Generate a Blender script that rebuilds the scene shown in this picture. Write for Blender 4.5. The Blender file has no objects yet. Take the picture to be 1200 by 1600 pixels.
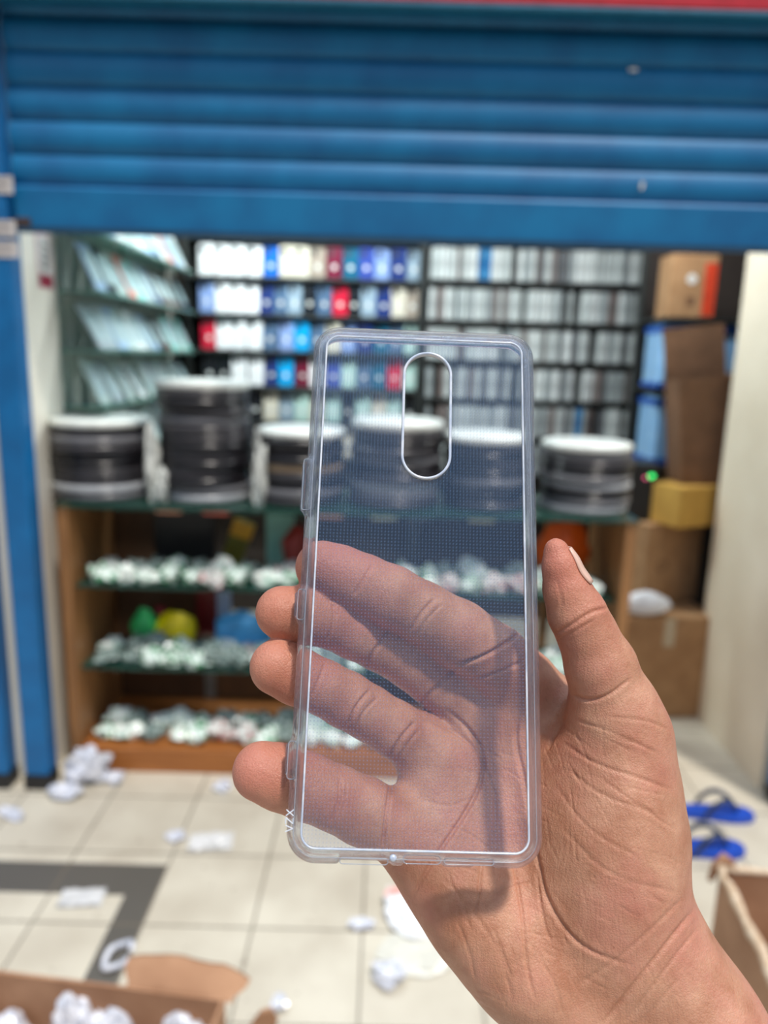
import bpy, math, random
import numpy as np
from mathutils import Vector, Matrix

# ------------------------------------------------------------------ camera, world, sun, exposure
S = bpy.context.scene
FPX, PITCH, ROLL, CAMH = 1155.0, math.radians(12), math.radians(1.6), 1.41
FW = np.array([0, math.cos(PITCH), -math.sin(PITCH)])
_r0 = np.array([1.0, 0, 0]); _u0 = np.array([0, math.sin(PITCH), math.cos(PITCH)])
RT = math.cos(ROLL) * _r0 + math.sin(ROLL) * _u0
UP = -math.sin(ROLL) * _r0 + math.cos(ROLL) * _u0
CC = np.array([0, 0, CAMH])
cd = bpy.data.cameras.new('camera'); cam = bpy.data.objects.new('camera', cd); S.collection.objects.link(cam)
cd.sensor_fit = 'VERTICAL'; cd.sensor_height = 36.0; cd.lens = 36.0 * FPX / 1600.0
cd.clip_start = 0.01; cd.clip_end = 100
mw = Matrix.Identity(4)
for i in range(3):
    mw[i][0] = RT[i]; mw[i][1] = UP[i]; mw[i][2] = -FW[i]; mw[i][3] = CC[i]
cam.matrix_world = mw
cd.dof.use_dof = True; cd.dof.focus_distance = 0.225; cd.dof.aperture_fstop = 7.6
S.camera = cam
S.view_settings.view_transform = 'Standard'; S.view_settings.look = 'None'
S.view_settings.gamma = 1.0; S.view_settings.use_curve_mapping = False
S.view_settings.exposure = 0.0
S.cycles.transparent_max_bounces = 24
S.cycles.max_bounces = 10
S.cycles.caustics_reflective = False; S.cycles.caustics_refractive = False

w = bpy.data.worlds.new('sky'); S.world = w; w.use_nodes = True
nt = w.node_tree; bg = nt.nodes['Background']
tc = nt.nodes.new('ShaderNodeTexCoord'); sx = nt.nodes.new('ShaderNodeSeparateXYZ')
rp = nt.nodes.new('ShaderNodeValToRGB')
nt.links.new(tc.outputs['Generated'], sx.inputs[0])
nt.links.new(sx.outputs['Z'], rp.inputs[0]); nt.links.new(rp.outputs[0], bg.inputs['Color'])
rp.color_ramp.elements[0].position = 0.0; rp.color_ramp.elements[0].color = (0.22, 0.20, 0.18, 1)
rp.color_ramp.elements[1].position = 0.9; rp.color_ramp.elements[1].color = (1.0, 1.2, 1.5, 1)
e = rp.color_ramp.elements.new(0.12); e.color = (0.36, 0.36, 0.37, 1)
e = rp.color_ramp.elements.new(0.45); e.color = (0.68, 0.80, 1.02, 1)
bg.inputs['Strength'].default_value = 0.75

sl = bpy.data.lights.new('sun', 'SUN'); so = bpy.data.objects.new('sun', sl); S.collection.objects.link(so)
sl.energy = 3.1; sl.angle = math.radians(5); sl.color = (1.0, 0.93, 0.84)
so.rotation_euler = Vector((0.24, -0.40, 1.0)).to_track_quat('Z', 'Y').to_euler()   # towards the sun

def area(name, loc, rot, sx_, sy_, power, col):
    l = bpy.data.lights.new(name, 'AREA'); l.shape = 'RECTANGLE'; l.size = sx_; l.size_y = sy_
    l.energy = power; l.color = col
    o = bpy.data.objects.new(name, l); S.collection.objects.link(o); o.location = loc; o.rotation_euler = rot
    return o
area('led_tube_light', (-0.45, 3.00, 2.36), (math.radians(20), 0, 0), 0.9, 0.06, 28, (0.86, 0.97, 1.0))
area('led_tube_light_rear', (0.75, 2.80, 2.36), (math.radians(5), 0, 0), 1.0, 0.06, 16, (0.95, 0.98, 1.0))

# ------------------------------------------------------------------ pixel helpers
def ray(x, y): return FW + RT * (x - 600) / FPX - UP * (y - 800) / FPX
def fl(x, y, z=0.0): d = ray(x, y); return CC + d * (z - CAMH) / d[2]
def aty(x, y, Y): d = ray(x, y); return CC + d * Y / d[1]
def cam2world(P):            # P: (n,3) camera space metres, x right, y up, z towards viewer
    P = np.asarray(P); return CC + P[:, 0:1] * RT + P[:, 1:2] * UP - P[:, 2:3] * FW

# ------------------------------------------------------------------ materials
def sock(n, k, v):
    if k in n.inputs: n.inputs[k].default_value = v
def mat(name, col, rough=0.6, metal=0.0, noise=None, scale=20, bump=0.0, bscale=80, trans=0.0, spec=0.5, emis=None, estr=0):
    m = bpy.data.materials.new(name); m.use_nodes = True; t = m.node_tree; b = t.nodes['Principled BSDF']
    c = (*col, 1)
    b.inputs['Base Color'].default_value = c; b.inputs['Roughness'].default_value = rough
    b.inputs['Metallic'].default_value = metal; b.inputs['Specular IOR Level'].default_value = spec
    co = t.nodes.new('ShaderNodeTexCoord')
    if noise is None: noise = tuple(x * 0.82 for x in col)
    n = t.nodes.new('ShaderNodeTexNoise'); n.inputs['Scale'].default_value = scale; n.inputs['Detail'].default_value = 4
    t.links.new(co.outputs['Object'], n.inputs['Vector'])
    r = t.nodes.new('ShaderNodeValToRGB'); r.color_ramp.elements[0].position = 0.36; r.color_ramp.elements[1].position = 0.64
    r.color_ramp.elements[0].color = (*noise, 1); r.color_ramp.elements[1].color = c
    t.links.new(n.outputs['Fac'], r.inputs[0]); t.links.new(r.outputs[0], b.inputs['Base Color'])
    if bump > 0:
        n2 = t.nodes.new('ShaderNodeTexNoise'); n2.inputs['Scale'].default_value = bscale
        t.links.new(co.outputs['Object'], n2.inputs['Vector'])
        bp = t.nodes.new('ShaderNodeBump'); bp.inputs['Strength'].default_value = bump; bp.inputs['Distance'].default_value = 0.01
        t.links.new(n2.outputs['Fac'], bp.inputs['Height']); t.links.new(bp.outputs[0], b.inputs['Normal'])
    if trans: b.inputs['Transmission Weight'].default_value = trans
    if emis: b.inputs['Emission Color'].default_value = (*emis, 1); b.inputs['Emission Strength'].default_value = estr
    return m

def film(name, col, opacity, dots=False, gloss=0.03, ior=1.4):
    """thin clear sheet: see-through, a fresnel sheen and a little milkiness"""
    m = bpy.data.materials.new(name); m.use_nodes = True; t = m.node_tree; t.nodes.clear()
    out = t.nodes.new('ShaderNodeOutputMaterial')
    tr = t.nodes.new('ShaderNodeBsdfTransparent'); tr.inputs[0].default_value = (0.99, 0.99, 1.0, 1) if ior < 1.4 else (0.98, 0.985, 0.995, 1)
    df = t.nodes.new('ShaderNodeBsdfDiffuse'); df.inputs[0].default_value = (*col, 1)
    tl = t.nodes.new('ShaderNodeBsdfTranslucent'); tl.inputs[0].default_value = (*col, 1)
    mx0 = t.nodes.new('ShaderNodeMixShader'); mx0.inputs[0].default_value = 0.35
    t.links.new(df.outputs[0], mx0.inputs[1]); t.links.new(tl.outputs[0], mx0.inputs[2])
    mx = t.nodes.new('ShaderNodeMixShader'); mx.inputs[0].default_value = opacity
    t.links.new(tr.outputs[0], mx.inputs[1]); t.links.new(mx0.outputs[0], mx.inputs[2])
    gl = t.nodes.new('ShaderNodeBsdfGlossy'); gl.inputs['Roughness'].default_value = gloss
    fr = t.nodes.new('ShaderNodeFresnel'); fr.inputs[0].default_value = ior
    mg = t.nodes.new('ShaderNodeMixShader')
    t.links.new(fr.outputs[0], mg.inputs[0]); t.links.new(mx.outputs[0], mg.inputs[1]); t.links.new(gl.outputs[0], mg.inputs[2])
    if dots:      # moulded micro-dot grid, 1 mm pitch
        co = t.nodes.new('ShaderNodeTexCoord')
        vm = t.nodes.new('ShaderNodeVectorMath'); vm.operation = 'SCALE'; vm.inputs['Scale'].default_value = 1 / 0.00105
        fr2 = t.nodes.new('ShaderNodeVectorMath'); fr2.operation = 'FRACTION'
        sb = t.nodes.new('ShaderNodeVectorMath'); sb.operation = 'SUBTRACT'; sb.inputs[1].default_value = (0.5, 0.5, 0)
        ml = t.nodes.new('ShaderNodeVectorMath'); ml.operation = 'MULTIPLY'; ml.inputs[1].default_value = (1, 1, 0)
        ln = t.nodes.new('ShaderNodeVectorMath'); ln.operation = 'LENGTH'
        lt = t.nodes.new('ShaderNodeMath'); lt.operation = 'LESS_THAN'; lt.inputs[1].default_value = 0.20
        mm = t.nodes.new('ShaderNodeMath'); mm.operation = 'MULTIPLY_ADD'; mm.inputs[1].default_value = 0.13; mm.inputs[2].default_value = opacity
        t.links.new(co.outputs['Object'], vm.inputs[0]); t.links.new(vm.outputs[0], fr2.inputs[0])
        t.links.new(fr2.outputs[0], sb.inputs[0]); t.links.new(sb.outputs[0], ml.inputs[0])
        t.links.new(ml.outputs[0], ln.inputs[0]); t.links.new(ln.outputs['Value'], lt.inputs[0])
        t.links.new(lt.outputs[0], mm.inputs[0]); t.links.new(mm.outputs[0], mx.inputs[0])
    t.links.new(mg.outputs[0], out.inputs['Surface'])
    return m

def tpu(name):
    """soft clear plastic with a faint milky blue body"""
    m = bpy.data.materials.new(name); m.use_nodes = True; t = m.node_tree; t.nodes.clear()
    out = t.nodes.new('ShaderNodeOutputMaterial')
    g = t.nodes.new('ShaderNodeBsdfGlass'); g.inputs['IOR'].default_value = 1.48; g.inputs['Roughness'].default_value = 0.03
    g.inputs[0].default_value = (0.95, 0.97, 1, 1)
    tl = t.nodes.new('ShaderNodeBsdfTranslucent'); tl.inputs[0].default_value = (0.62, 0.76, 1.0, 1)
    df = t.nodes.new('ShaderNodeBsdfDiffuse'); df.inputs[0].default_value = (0.62, 0.76, 1.0, 1)
    tr = t.nodes.new('ShaderNodeBsdfTransparent')
    a = t.nodes.new('ShaderNodeMixShader'); a.inputs[0].default_value = 0.5
    t.links.new(tl.outputs[0], a.inputs[1]); t.links.new(df.outputs[0], a.inputs[2])
    b = t.nodes.new('ShaderNodeMixShader'); b.inputs[0].default_value = 0.10
    t.links.new(g.outputs[0], b.inputs[1]); t.links.new(a.outputs[0], b.inputs[2])
    c = t.nodes.new('ShaderNodeMixShader'); c.inputs[0].default_value = 0.42
    t.links.new(b.outputs[0], c.inputs[1]); t.links.new(tr.outputs[0], c.inputs[2])
    t.links.new(c.outputs[0], out.inputs['Surface'])
    return m

def wood(name, c1, c2, axis='Z'):
    m = bpy.data.materials.new(name); m.use_nodes = True; t = m.node_tree; b = t.nodes['Principled BSDF']
    co = t.nodes.new('ShaderNodeTexCoord'); mp = t.nodes.new('ShaderNodeMapping')
    mp.inputs['Scale'].default_value = (30, 30, 2) if axis == 'Z' else (2, 30, 30)
    n = t.nodes.new('ShaderNodeTexNoise'); n.inputs['Scale'].default_value = 2; n.inputs['Detail'].default_value = 6
    r = t.nodes.new('ShaderNodeValToRGB'); r.color_ramp.elements[0].color = (*c1, 1); r.color_ramp.elements[1].color = (*c2, 1)
    r.color_ramp.elements[0].position = .35; r.color_ramp.elements[1].position = .65
    t.links.new(co.outputs['Object'], mp.inputs[0]); t.links.new(mp.outputs[0], n.inputs['Vector'])
    t.links.new(n.outputs['Fac'], r.inputs[0]); t.links.new(r.outputs[0], b.inputs['Base Color'])
    b.inputs['Roughness'].default_value = 0.45
    return m

def srgb(r, g, b):
    f = lambda c: ((c / 255 + 0.055) / 1.055) ** 2.4 if c > 10 else c / 255 / 12.92
    return (f(r), f(g), f(b))

# ------------------------------------------------------------------ mesh helpers
class MB:
    def __init__(s): s.v = []; s.f = []; s.mi = []
    def add(s, vs, fs, mi=0):
        o = len(s.v); s.v += [tuple(map(float, v)) for v in vs]; s.f += [tuple(i + o for i in f) for f in fs]; s.mi += [mi] * len(fs); return s
    def box(s, a, b, mi=0, rot=None, bev=0.0):
        """box a..b; bev chamfers the vertical-ish edges through an inset copy"""
        a = np.array(a, float); b = np.array(b, float); c = (a + b) / 2; h = (b - a) / 2
        if bev <= 0:
            vs = [(sx * h[0], sy * h[1], sz * h[2]) for sz in (-1, 1) for sx, sy in ((-1, -1), (1, -1), (1, 1), (-1, 1))]
            fs = [(0, 3, 2, 1), (4, 5, 6, 7), (0, 1, 5, 4), (1, 2, 6, 5), (2, 3, 7, 6), (3, 0, 4, 7)]
        else:
            e = min(bev, min(h) * .9); vs = []; fs = []
            def ring(z, i):
                x, y = h[0] - i, h[1] - i
                return [(-x + e, -y, z), (x - e, -y, z), (x, -y + e, z), (x, y - e, z), (x - e, y, z), (-x + e, y, z), (-x, y - e, z), (-x, -y + e, z)]
            for z, i in ((-h[2], e * .7), (-h[2] + e, 0), (h[2] - e, 0), (h[2], e * .7)): vs += ring(z, i)
            fs = [tuple(range(7, -1, -1)), tuple(range(24, 32))]
            for k in range(3):
                for j in range(8): fs.append((k * 8 + j, k * 8 + (j + 1) % 8, k * 8 + 8 + (j + 1) % 8, k * 8 + 8 + j))
        if rot is not None: vs = [tuple(rot @ Vector(v)) for v in vs]
        return s.add([tuple(np.array(v) + c) for v in vs], fs, mi)
    def tube(s, pts, r, n=10, mi=0, cap=True):
        pts = [Vector(p) for p in pts]; rs = r if hasattr(r, '__len__') else [r] * len(pts); vs = []; fs = []
        nrm = None
        for i, p in enumerate(pts):
            d = (pts[min(i + 1, len(pts) - 1)] - pts[max(i - 1, 0)]).normalized()
            if nrm is None: nrm = d.orthogonal().normalized()
            nrm = (nrm - d * nrm.dot(d)).normalized(); bn = d.cross(nrm)
            for k in range(n):
                a = 2 * math.pi * k / n; vs.append(p + (nrm * math.cos(a) + bn * math.sin(a)) * rs[i])
        for i in range(len(pts) - 1):
            for k in range(n): fs.append((i * n + k, i * n + (k + 1) % n, (i + 1) * n + (k + 1) % n, (i + 1) * n + k))
        if cap: fs += [tuple(range(n - 1, -1, -1)), tuple(range((len(pts) - 1) * n, len(pts) * n))]
        return s.add(vs, fs, mi)
    def lathe(s, prof, c, n=40, mi=0):
        vs = []; fs = []; m = len(prof)
        for k in range(n):
            a = 2 * math.pi * k / n
            for r, z in prof: vs.append((c[0] + r * math.cos(a), c[1] + r * math.sin(a), c[2] + z))
        for k in range(n):
            for j in range(m - 1): fs.append((k * m + j, ((k + 1) % n) * m + j, ((k + 1) % n) * m + j + 1, k * m + j + 1))
        return s.add(vs, fs, mi)
    def prism(s, outline, y0, y1, mi=0, plane='XZ'):
        n = len(outline)
        def P(u, v, y): return (u, y, v) if plane == 'XZ' else (u, v, y)
        vs = [P(u, v, y0) for u, v in outline] + [P(u, v, y1) for u, v in outline]
        fs = [tuple(range(n)), tuple(range(2 * n - 1, n - 1, -1))] + [(i, i + n, (i + 1) % n + n, (i + 1) % n) for i in range(n)]
        return s.add(vs, fs, mi)
    def build(s, name, mats, parent=None, smooth=False, loc=None, fix=True):
        me = bpy.data.meshes.new(name); me.from_pydata(s.v, [], s.f)
        for m in (mats if isinstance(mats, (list, tuple)) else [mats]): me.materials.append(m)
        me.polygons.foreach_set('material_index', s.mi)
        if smooth: me.polygons.foreach_set('use_smooth', [True] * len(s.f))
        me.update()
        if fix:
            import bmesh
            bm = bmesh.new(); bm.from_mesh(me); bmesh.ops.recalc_face_normals(bm, faces=bm.faces); bm.to_mesh(me); bm.free()
        o = bpy.data.objects.new(name, me); S.collection.objects.link(o)
        if parent: o.parent = parent
        if loc is not None: o.location = loc
        return o

def tag(o, label=None, cat=None, group=None, kind=None):
    for k, v in (('label', label), ('category', cat), ('group', group), ('kind', kind)):
        if v: o[k] = v
    return o
def empty(name, loc, label, cat, group=None, rz=0):
    o = bpy.data.objects.new(name, None); S.collection.objects.link(o); o.empty_display_size = 0.05
    o.location = loc; o.rotation_euler = (0, 0, rz); return tag(o, label, cat, group)
def dup(root, loc, rot=None, label=None, mesh=None):
    r = root.copy(); S.collection.objects.link(r); r.location = loc
    if rot is not None: r.rotation_euler = rot
    if label: r['label'] = label
    if mesh: r.data = mesh
    for ch in list(root.children):
        c = ch.copy(); S.collection.objects.link(c); c.parent = r
        for g in list(ch.children):
            d = g.copy(); S.collection.objects.link(d); d.parent = c
    return r
def struct(name, mb, m, smooth=False): return tag(mb.build(name, m, smooth=smooth), kind='structure')

# ------------------------------------------------------------------ setting
M_shut = mat('shutter_blue', srgb(2, 116, 168), 0.5, 0.05, noise=srgb(2, 98, 150), scale=6, bump=.05)
M_post = mat('post_blue', srgb(2, 104, 164), 0.45, noise=srgb(2, 92, 148), scale=10)
M_grey = mat('render_grey', srgb(125, 125, 125), 0.9, noise=srgb(105, 104, 102), scale=9)
M_jamb = mat('jamb_cream', srgb(240, 236, 224), 0.6, noise=srgb(230, 225, 210), scale=4)
M_beige = mat('beige_board', srgb(238, 228, 206), 0.7, noise=srgb(226, 214, 190), scale=3)
M_dark = mat('shop_dark', srgb(58, 48, 42), 0.8)
M_black = mat('black_plastic', srgb(22, 22, 25), 0.4)
M_white = mat('white_card', srgb(235, 235, 230), 0.5)
M_red = mat('red_paint', srgb(200, 30, 50), 0.5)
M_ceil = mat('ceiling_white', srgb(225, 225, 220), 0.8)

# floor: 0.28 m tiles with dark inlaid border tiles
def floor_mat():
    m = bpy.data.materials.new('floor_tiles'); m.use_nodes = True; t = m.node_tree; b = t.nodes['Principled BSDF']
    ge = t.nodes.new('ShaderNodeNewGeometry'); sp = t.nodes.new('ShaderNodeSeparateXYZ'); t.links.new(ge.outputs['Position'], sp.inputs[0])
    def M(op, a, bb=None, cc=None):
        n = t.nodes.new('ShaderNodeMath'); n.operation = op
        for i, x in enumerate((a, bb, cc)):
            if x is None: continue
            if isinstance(x, (int, float)): n.inputs[i].default_value = x
            else: t.links.new(x, n.inputs[i])
        return n.outputs[0]
    def line(s, off, pitch, wd):
        u = M('FRACT', M('DIVIDE', M('ADD', s, off), pitch)); return M('LESS_THAN', M('ABSOLUTE', M('SUBTRACT', u, 0.5)), wd / pitch / 2)
    gx = line(sp.outputs[0], 0.30 + 0.1375, 0.275, 0.007); gy = line(sp.outputs[1], -1.86 + 0.135 + 2.7, 0.27, 0.007)
    g = M('MAXIMUM', gx, gy)
    def inr(s, a, c): return M('MULTIPLY', M('GREATER_THAN', s, a), M('LESS_THAN', s, c))
    X, Y = sp.outputs[0], sp.outputs[1]
    d1 = M('MULTIPLY', inr(Y, 1.69, 1.81), M('LESS_THAN', X, -0.575)); d2 = M('MULTIPLY', inr(X, -0.655, -0.575), M('LESS_THAN', Y, 1.81))
    dk = M('MAXIMUM', d1, d2)
    nz = t.nodes.new('ShaderNodeTexNoise'); nz.inputs['Scale'].default_value = 5; nz.inputs['Detail'].default_value = 8
    t.links.new(ge.outputs['Position'], nz.inputs['Vector'])
    r = t.nodes.new('ShaderNodeValToRGB'); r.color_ramp.elements[0].position = .3; r.color_ramp.elements[1].position = .65
    r.color_ramp.elements[0].color = (*srgb(182, 173, 156), 1); r.color_ramp.elements[1].color = (*srgb(202, 195, 178), 1)
    t.links.new(nz.outputs['Fac'], r.inputs[0])
    n3 = t.nodes.new('ShaderNodeTexNoise'); n3.inputs['Scale'].default_value = 28; t.links.new(ge.outputs['Position'], n3.inputs['Vector'])
    sp3 = M('MULTIPLY', M('GREATER_THAN', n3.outputs['Fac'], 0.70), 0.35)
    def mix(f, a, col):
        n = t.nodes.new('ShaderNodeMix'); n.data_type = 'RGBA'; t.links.new(f, n.inputs[0]); t.links.new(a, n.inputs[6]); n.inputs[7].default_value = (*col, 1); return n.outputs[2]
    c = mix(sp3, r.outputs[0], srgb(120, 105, 90)); c = mix(dk, c, srgb(88, 84, 78)); c = mix(M('MULTIPLY', g, 0.75), c, srgb(110, 100, 86))
    t.links.new(c, b.inputs['Base Color']); b.inputs['Roughness'].default_value = 0.42
    return m
struct('floor', MB().box((-3.5, -1.5, -0.1), (3.5, 4.0, 0)), floor_mat())
struct('ceiling', MB().box((-1.3, 2.26, 2.42), (1.9, 4.0, 2.5)), M_ceil)
struct('wall_back', MB().box((-1.3, 3.9, 0), (1.9, 4.0, 2.42)), M_dark)
struct('wall_left', MB().box((-1.20, 2.22, 0), (-1.09, 3.9, 2.42)), M_jamb)
struct('wall_right', MB().box((1.30, 2.27, 0), (1.36, 2.84, 2.42)), M_beige)
struct('wall_right_rear', MB().box((1.85, 2.84, 0), (1.9, 3.9, 2.42)), M_dark)
struct('wall_front_left', MB().box((-3.5, 2.24, 0), (-1.13, 2.36, 3.0)), M_grey)
struct('wall_front_right', MB().box((1.40, 2.24, 0), (3.5, 2.36, 3.0)), M_grey)
struct('wall_front_upper', MB().box((-1.13, 2.24, 2.5), (1.40, 2.36, 3.0)), M_grey)

# ------------------------------------------------------------------ roller shutter
def shutter():
    root = empty('roller_shutter', (0.15, 2.2, 1.72), 'blue ribbed metal roller shutter pulled halfway down over the shop opening', 'shutter')
    x0, x1 = -1.055 - .15, 1.298 - .15
    prof = [(-0.02, 0.0), (-0.02, 0.115)]
    m = MB()
    # curtain of curved slats, one continuous ribbed sheet
    P = []; z = 0.125
    while z < 0.80:
        for k in range(9):
            a = k / 8; P.append((-0.004 - 0.010 * math.sin(math.pi * a) ** 0.8, z + 0.078 * a))
        P.append((0.003, z + 0.080)); P.append((0.003, z + 0.084)); z += 0.086
    n = len(P); vs = []; fs = []
    NX = 24
    for i in range(NX + 1):
        x = x0 + (x1 - x0) * i / NX
        for (y, zz) in P: vs.append((x, y, zz))
    for i in range(NX + 1):
        x = x0 + (x1 - x0) * i / NX
        for (y, zz) in P: vs.append((x, y + .006, zz))
    o = (NX + 1) * n
    for i in range(NX):
        for j in range(n - 1):
            a = i * n + j; fs.append((a, a + n, a + n + 1, a + 1)); fs.append((a + o, a + o + 1, a + o + n + 1, a + o + n))
    m.add(vs, fs); m.build('curtain', M_shut, root, smooth=True, fix=False)
    b = MB().box((x0, -0.022, 0.0), (x1, 0.012, 0.122), bev=.008); b.build('bottom_bar', M_shut, root)
    b = MB().box((x0, -0.034, -0.004), (x1, -0.022, 0.012)); b.build('bottom_rail', mat('shutter_rail', srgb(24, 70, 100), .5), root)
    g = MB().box((x0 + .006, -0.030, -0.002), (x0 + .05, -0.022, 0.035), bev=.003); g.build('end_lock', mat('rust', srgb(72, 52, 42), .8), root)
    # worn white scuff
    for (px, py, ww, hh) in ((990, 108, .03, .012), (1004, 290, .012, .03)):
        p = aty(px, py, 2.175); q = MB()
        rr = random.Random(px); pts = [(p[0] - .15 + ww * .5 * math.cos(a) * rr.uniform(.5, 1), p[2] - 1.72 + hh * .5 * math.sin(a) * rr.uniform(.5, 1)) for a in np.linspace(0, 2 * math.pi, 11)[:-1]]
        q.prism(pts, -0.024, -0.018); q.build('scuff', M_white, root)
shutter()
def rail(name, x0, x1, y0, y1, z1, m, label, cat='post'):
    c = ((x0 + x1) / 2, (y0 + y1) / 2, 0); r = empty(name, c, label, cat)
    w_, d_ = (x1 - x0) / 2, (y1 - y0) / 2
    MB().box((-w_, -d_, 0.05), (w_, d_, z1), bev=.006).build('channel', m, r)
    MB().box((-w_ - .004, -d_ - .004, 0), (w_ + .004, d_, 0.05), bev=.004).build('foot', M_black, r)
    return r
rail('guide_rail', -1.135, -1.058, 2.15, 2.22, 2.9, M_post, 'blue steel shutter guide post at left edge of shop opening beside cream wall')
rail('guide_rail', 1.302, 1.372, 2.15, 2.235, 2.9, M_post, 'blue steel shutter guide post with black foot at right side of shop')
rail('steel_post', -1.34, -1.19, 2.15, 2.22, 2.9, M_post, 'outer blue steel post at far left beyond the grey gap')
r = empty('fascia_board', (0.12, 2.128, 2.290), 'red signboard strip seen above the right end of the blue shutter', 'sign')
MB().box((-1.25, -0.02, 0), (1.3, 0.015, 0.4), bev=.006).build('board', M_red, r)
MB().box((-1.25, -0.022, -0.012), (1.3, 0.015, 0), bev=.003).build('edge_trim', mat('trim_teal', srgb(30, 110, 140), .5), r)
M_stk = mat('sticker_grey', srgb(205, 200, 196), .6); M_ink = mat('ink', srgb(150, 140, 140), .7)
def sticker(pa, pb, y, label, lines=3):
    a = aty(*pa, y); b = aty(*pb, y)
    r = empty('sticker', (a[0], y, b[2]), label, 'sticker', 'stickers on the blue post')
    W, H = b[0] - a[0], a[2] - b[2]
    pp = MB().box((0, -0.0015, 0), (W, 0, H)).build('paper', M_stk, r)
    for k in range(lines):
        MB().box((W * .12, -0.0022, H * (.22 + .25 * k)), (W * .85, -0.0015, H * (.30 + .25 * k))).build('print_line', M_ink, pp)
sticker((-30, 274), (21, 303), 2.149, 'top one of three pale stickers on the left blue post')
sticker((-30, 343), (26, 370), 2.149, 'middle one of three pale stickers on the left blue post')
sticker((-30, 376), (30, 403), 2.149, 'lowest of three pale stickers on the left blue post')
# white and red sticker on the cream left wall (faces +x)
r = empty('price_sticker', (-1.089, 2.43, 1.585), 'narrow white sticker with dark red block on cream wall left of shelves', 'sticker')
MB().box((0, -.055, 0), (0.0015, .055, 0.165)).build('paper', mat('sticker_pink', srgb(232, 205, 205), .6), r)
MB().box((0.0015, -.04, .045), (0.002, .04, .155)).build('print_panel', M_white, r)
MB().box((0.0015, -.045, .004), (0.002, .045, .042)).build('red_block', mat('dark_red', srgb(150, 20, 55), .6), r)
for k in range(4): MB().box((0.002, -.02, .06 + k * .022), (0.0025, .02, .07 + k * .022)).build('print_line', M_ink, r)
b_ = fl(1185, 545, 0)
tag(MB().box((1.2985, 2.44, 1.392), (1.2998, 2.47, 1.412), bev=.0005).build('ink_mark', mat('blue_ink', srgb(120, 150, 215), .7)), 'faint blue ink mark on the beige right wall', 'mark')

# ------------------------------------------------------------------ racks and goods
M_glass = film('green_glass', srgb(70, 135, 118), 0.28, gloss=.08)
M_shelf = mat('dark_shelf', srgb(45, 48, 46), 0.5)
M_wood = wood('counter_wood', srgb(128, 88, 52), srgb(162, 116, 72)); M_woodx = wood('plinth_wood', srgb(140, 84, 38), srgb(166, 104, 52), 'X')
rnd = random.Random(7)
ORD = 'first second third fourth fifth sixth seventh eighth ninth tenth eleventh twelfth thirteenth fourteenth fifteenth sixteenth seventeenth eighteenth nineteenth twentieth twenty-first twenty-second twenty-third twenty-fourth twenty-fifth twenty-sixth twenty-seventh twenty-eighth twenty-ninth thirtieth thirty-first thirty-second thirty-third thirty-fourth thirty-fifth thirty-sixth thirty-seventh thirty-eighth thirty-ninth fortieth forty-first forty-second forty-third forty-fourth forty-fifth'.split()
BY = 3.76
ZL = [0.71, 0.89, 1.065, 1.24, 1.415, 1.59, 1.765, 1.945]; ZR = [0.64, 0.83, 1.02, 1.205, 1.395, 1.585, 1.775, 1.96]
def rack(x0, x1, zs, label):
    r = empty('wall_rack', ((x0 + x1) / 2, BY, 0.0), label, 'rack', 'racks on the back wall'); w_ = (x1 - x0) / 2
    for z in zs: MB().box((-w_, -0.02, z - .014), (w_, 0.13, z), bev=.002).build('shelf', M_shelf, r)
    for x in (-w_, w_ - .015): MB().box((x, -0.025, 0), (x + .015, 0.13, 2.3)).build('upright', M_shelf, r)
    MB().box((-w_, 0.13, 0.3), (w_, 0.138, 2.3)).build('back_panel', M_dark, r)
rack(-1.0, 0.155, ZL, 'dark shelf rack of coloured cases on back wall, left half')
rack(0.165, 1.275, ZR, 'dark shelf rack of grey packs on back wall, right half')

def rrect(w_, h_, r_, n=5, cx=0, cz=0):
    pts = []
    for (sx_, sz_, a0) in ((1, 1, 0), (-1, 1, 90), (-1, -1, 180), (1, -1, 270)):
        for k in range(n + 1):
            a = math.radians(a0 + 90 * k / n); pts.append((cx + sx_ * (w_ / 2 - r_) + r_ * math.cos(a), cz + sz_ * (h_ / 2 - r_) + r_ * math.sin(a)))
    return pts
def case_pack_mesh(m):
    q = MB(); q.prism(rrect(.074, .150, .012, cz=.075), -0.006, 0.006)
    q.prism(rrect(.058, .132, .008, cz=.075), -0.0085, -0.006)
    q.prism(rrect(.026, .028, .006, cx=-.014, cz=.122), -0.011, -0.0085, 1)
    q.prism([(0.0 + .012 * math.cos(a), .055 + .012 * math.sin(a)) for a in np.linspace(0, 2 * math.pi, 17)[:-1]], -0.0095, -0.0085, 2)  # white dot painted on as a round specular highlight
    o = q.build('phone_case_pack', [m, M_black, M_white]); me = o.data; bpy.data.objects.remove(o); return me
cols = dict(white=(250, 250, 250), blue=(20, 110, 215), navy=(35, 55, 120), red=(215, 30, 60), cyan=(0, 170, 235), cream=(222, 214, 195), black=(28, 30, 34),
            slate=(85, 110, 140), lilac=(140, 165, 215), maroon=(120, 25, 55), steel=(150, 170, 185), teal=(20, 100, 130), indigo=(60, 80, 165), beige=(170, 155, 140), mint=(190, 220, 210))
CM = {k: case_pack_mesh(mat('pack_' + k, srgb(*v), 0.25, noise=tuple(x * .9 for x in srgb(*v)), scale=8)) for k, v in cols.items()}
rowsL = {
    1.765: 'white white white white blue cream cream beige maroon teal indigo lilac navy steel',
    1.59: 'lilac white white white navy slate steel black slate red black steel navy cream beige',
    1.415: 'red white white white slate lilac cyan slate cream lilac navy teal slate mint',
    1.24: 'black black white white navy cyan maroon white indigo mint slate teal red mint',
    1.065: 'black white lilac black cream steel mint cream mint black mint cream mint black',
    0.89: 'black slate white black slate navy mint black slate cream black navy steel black'}
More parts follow.
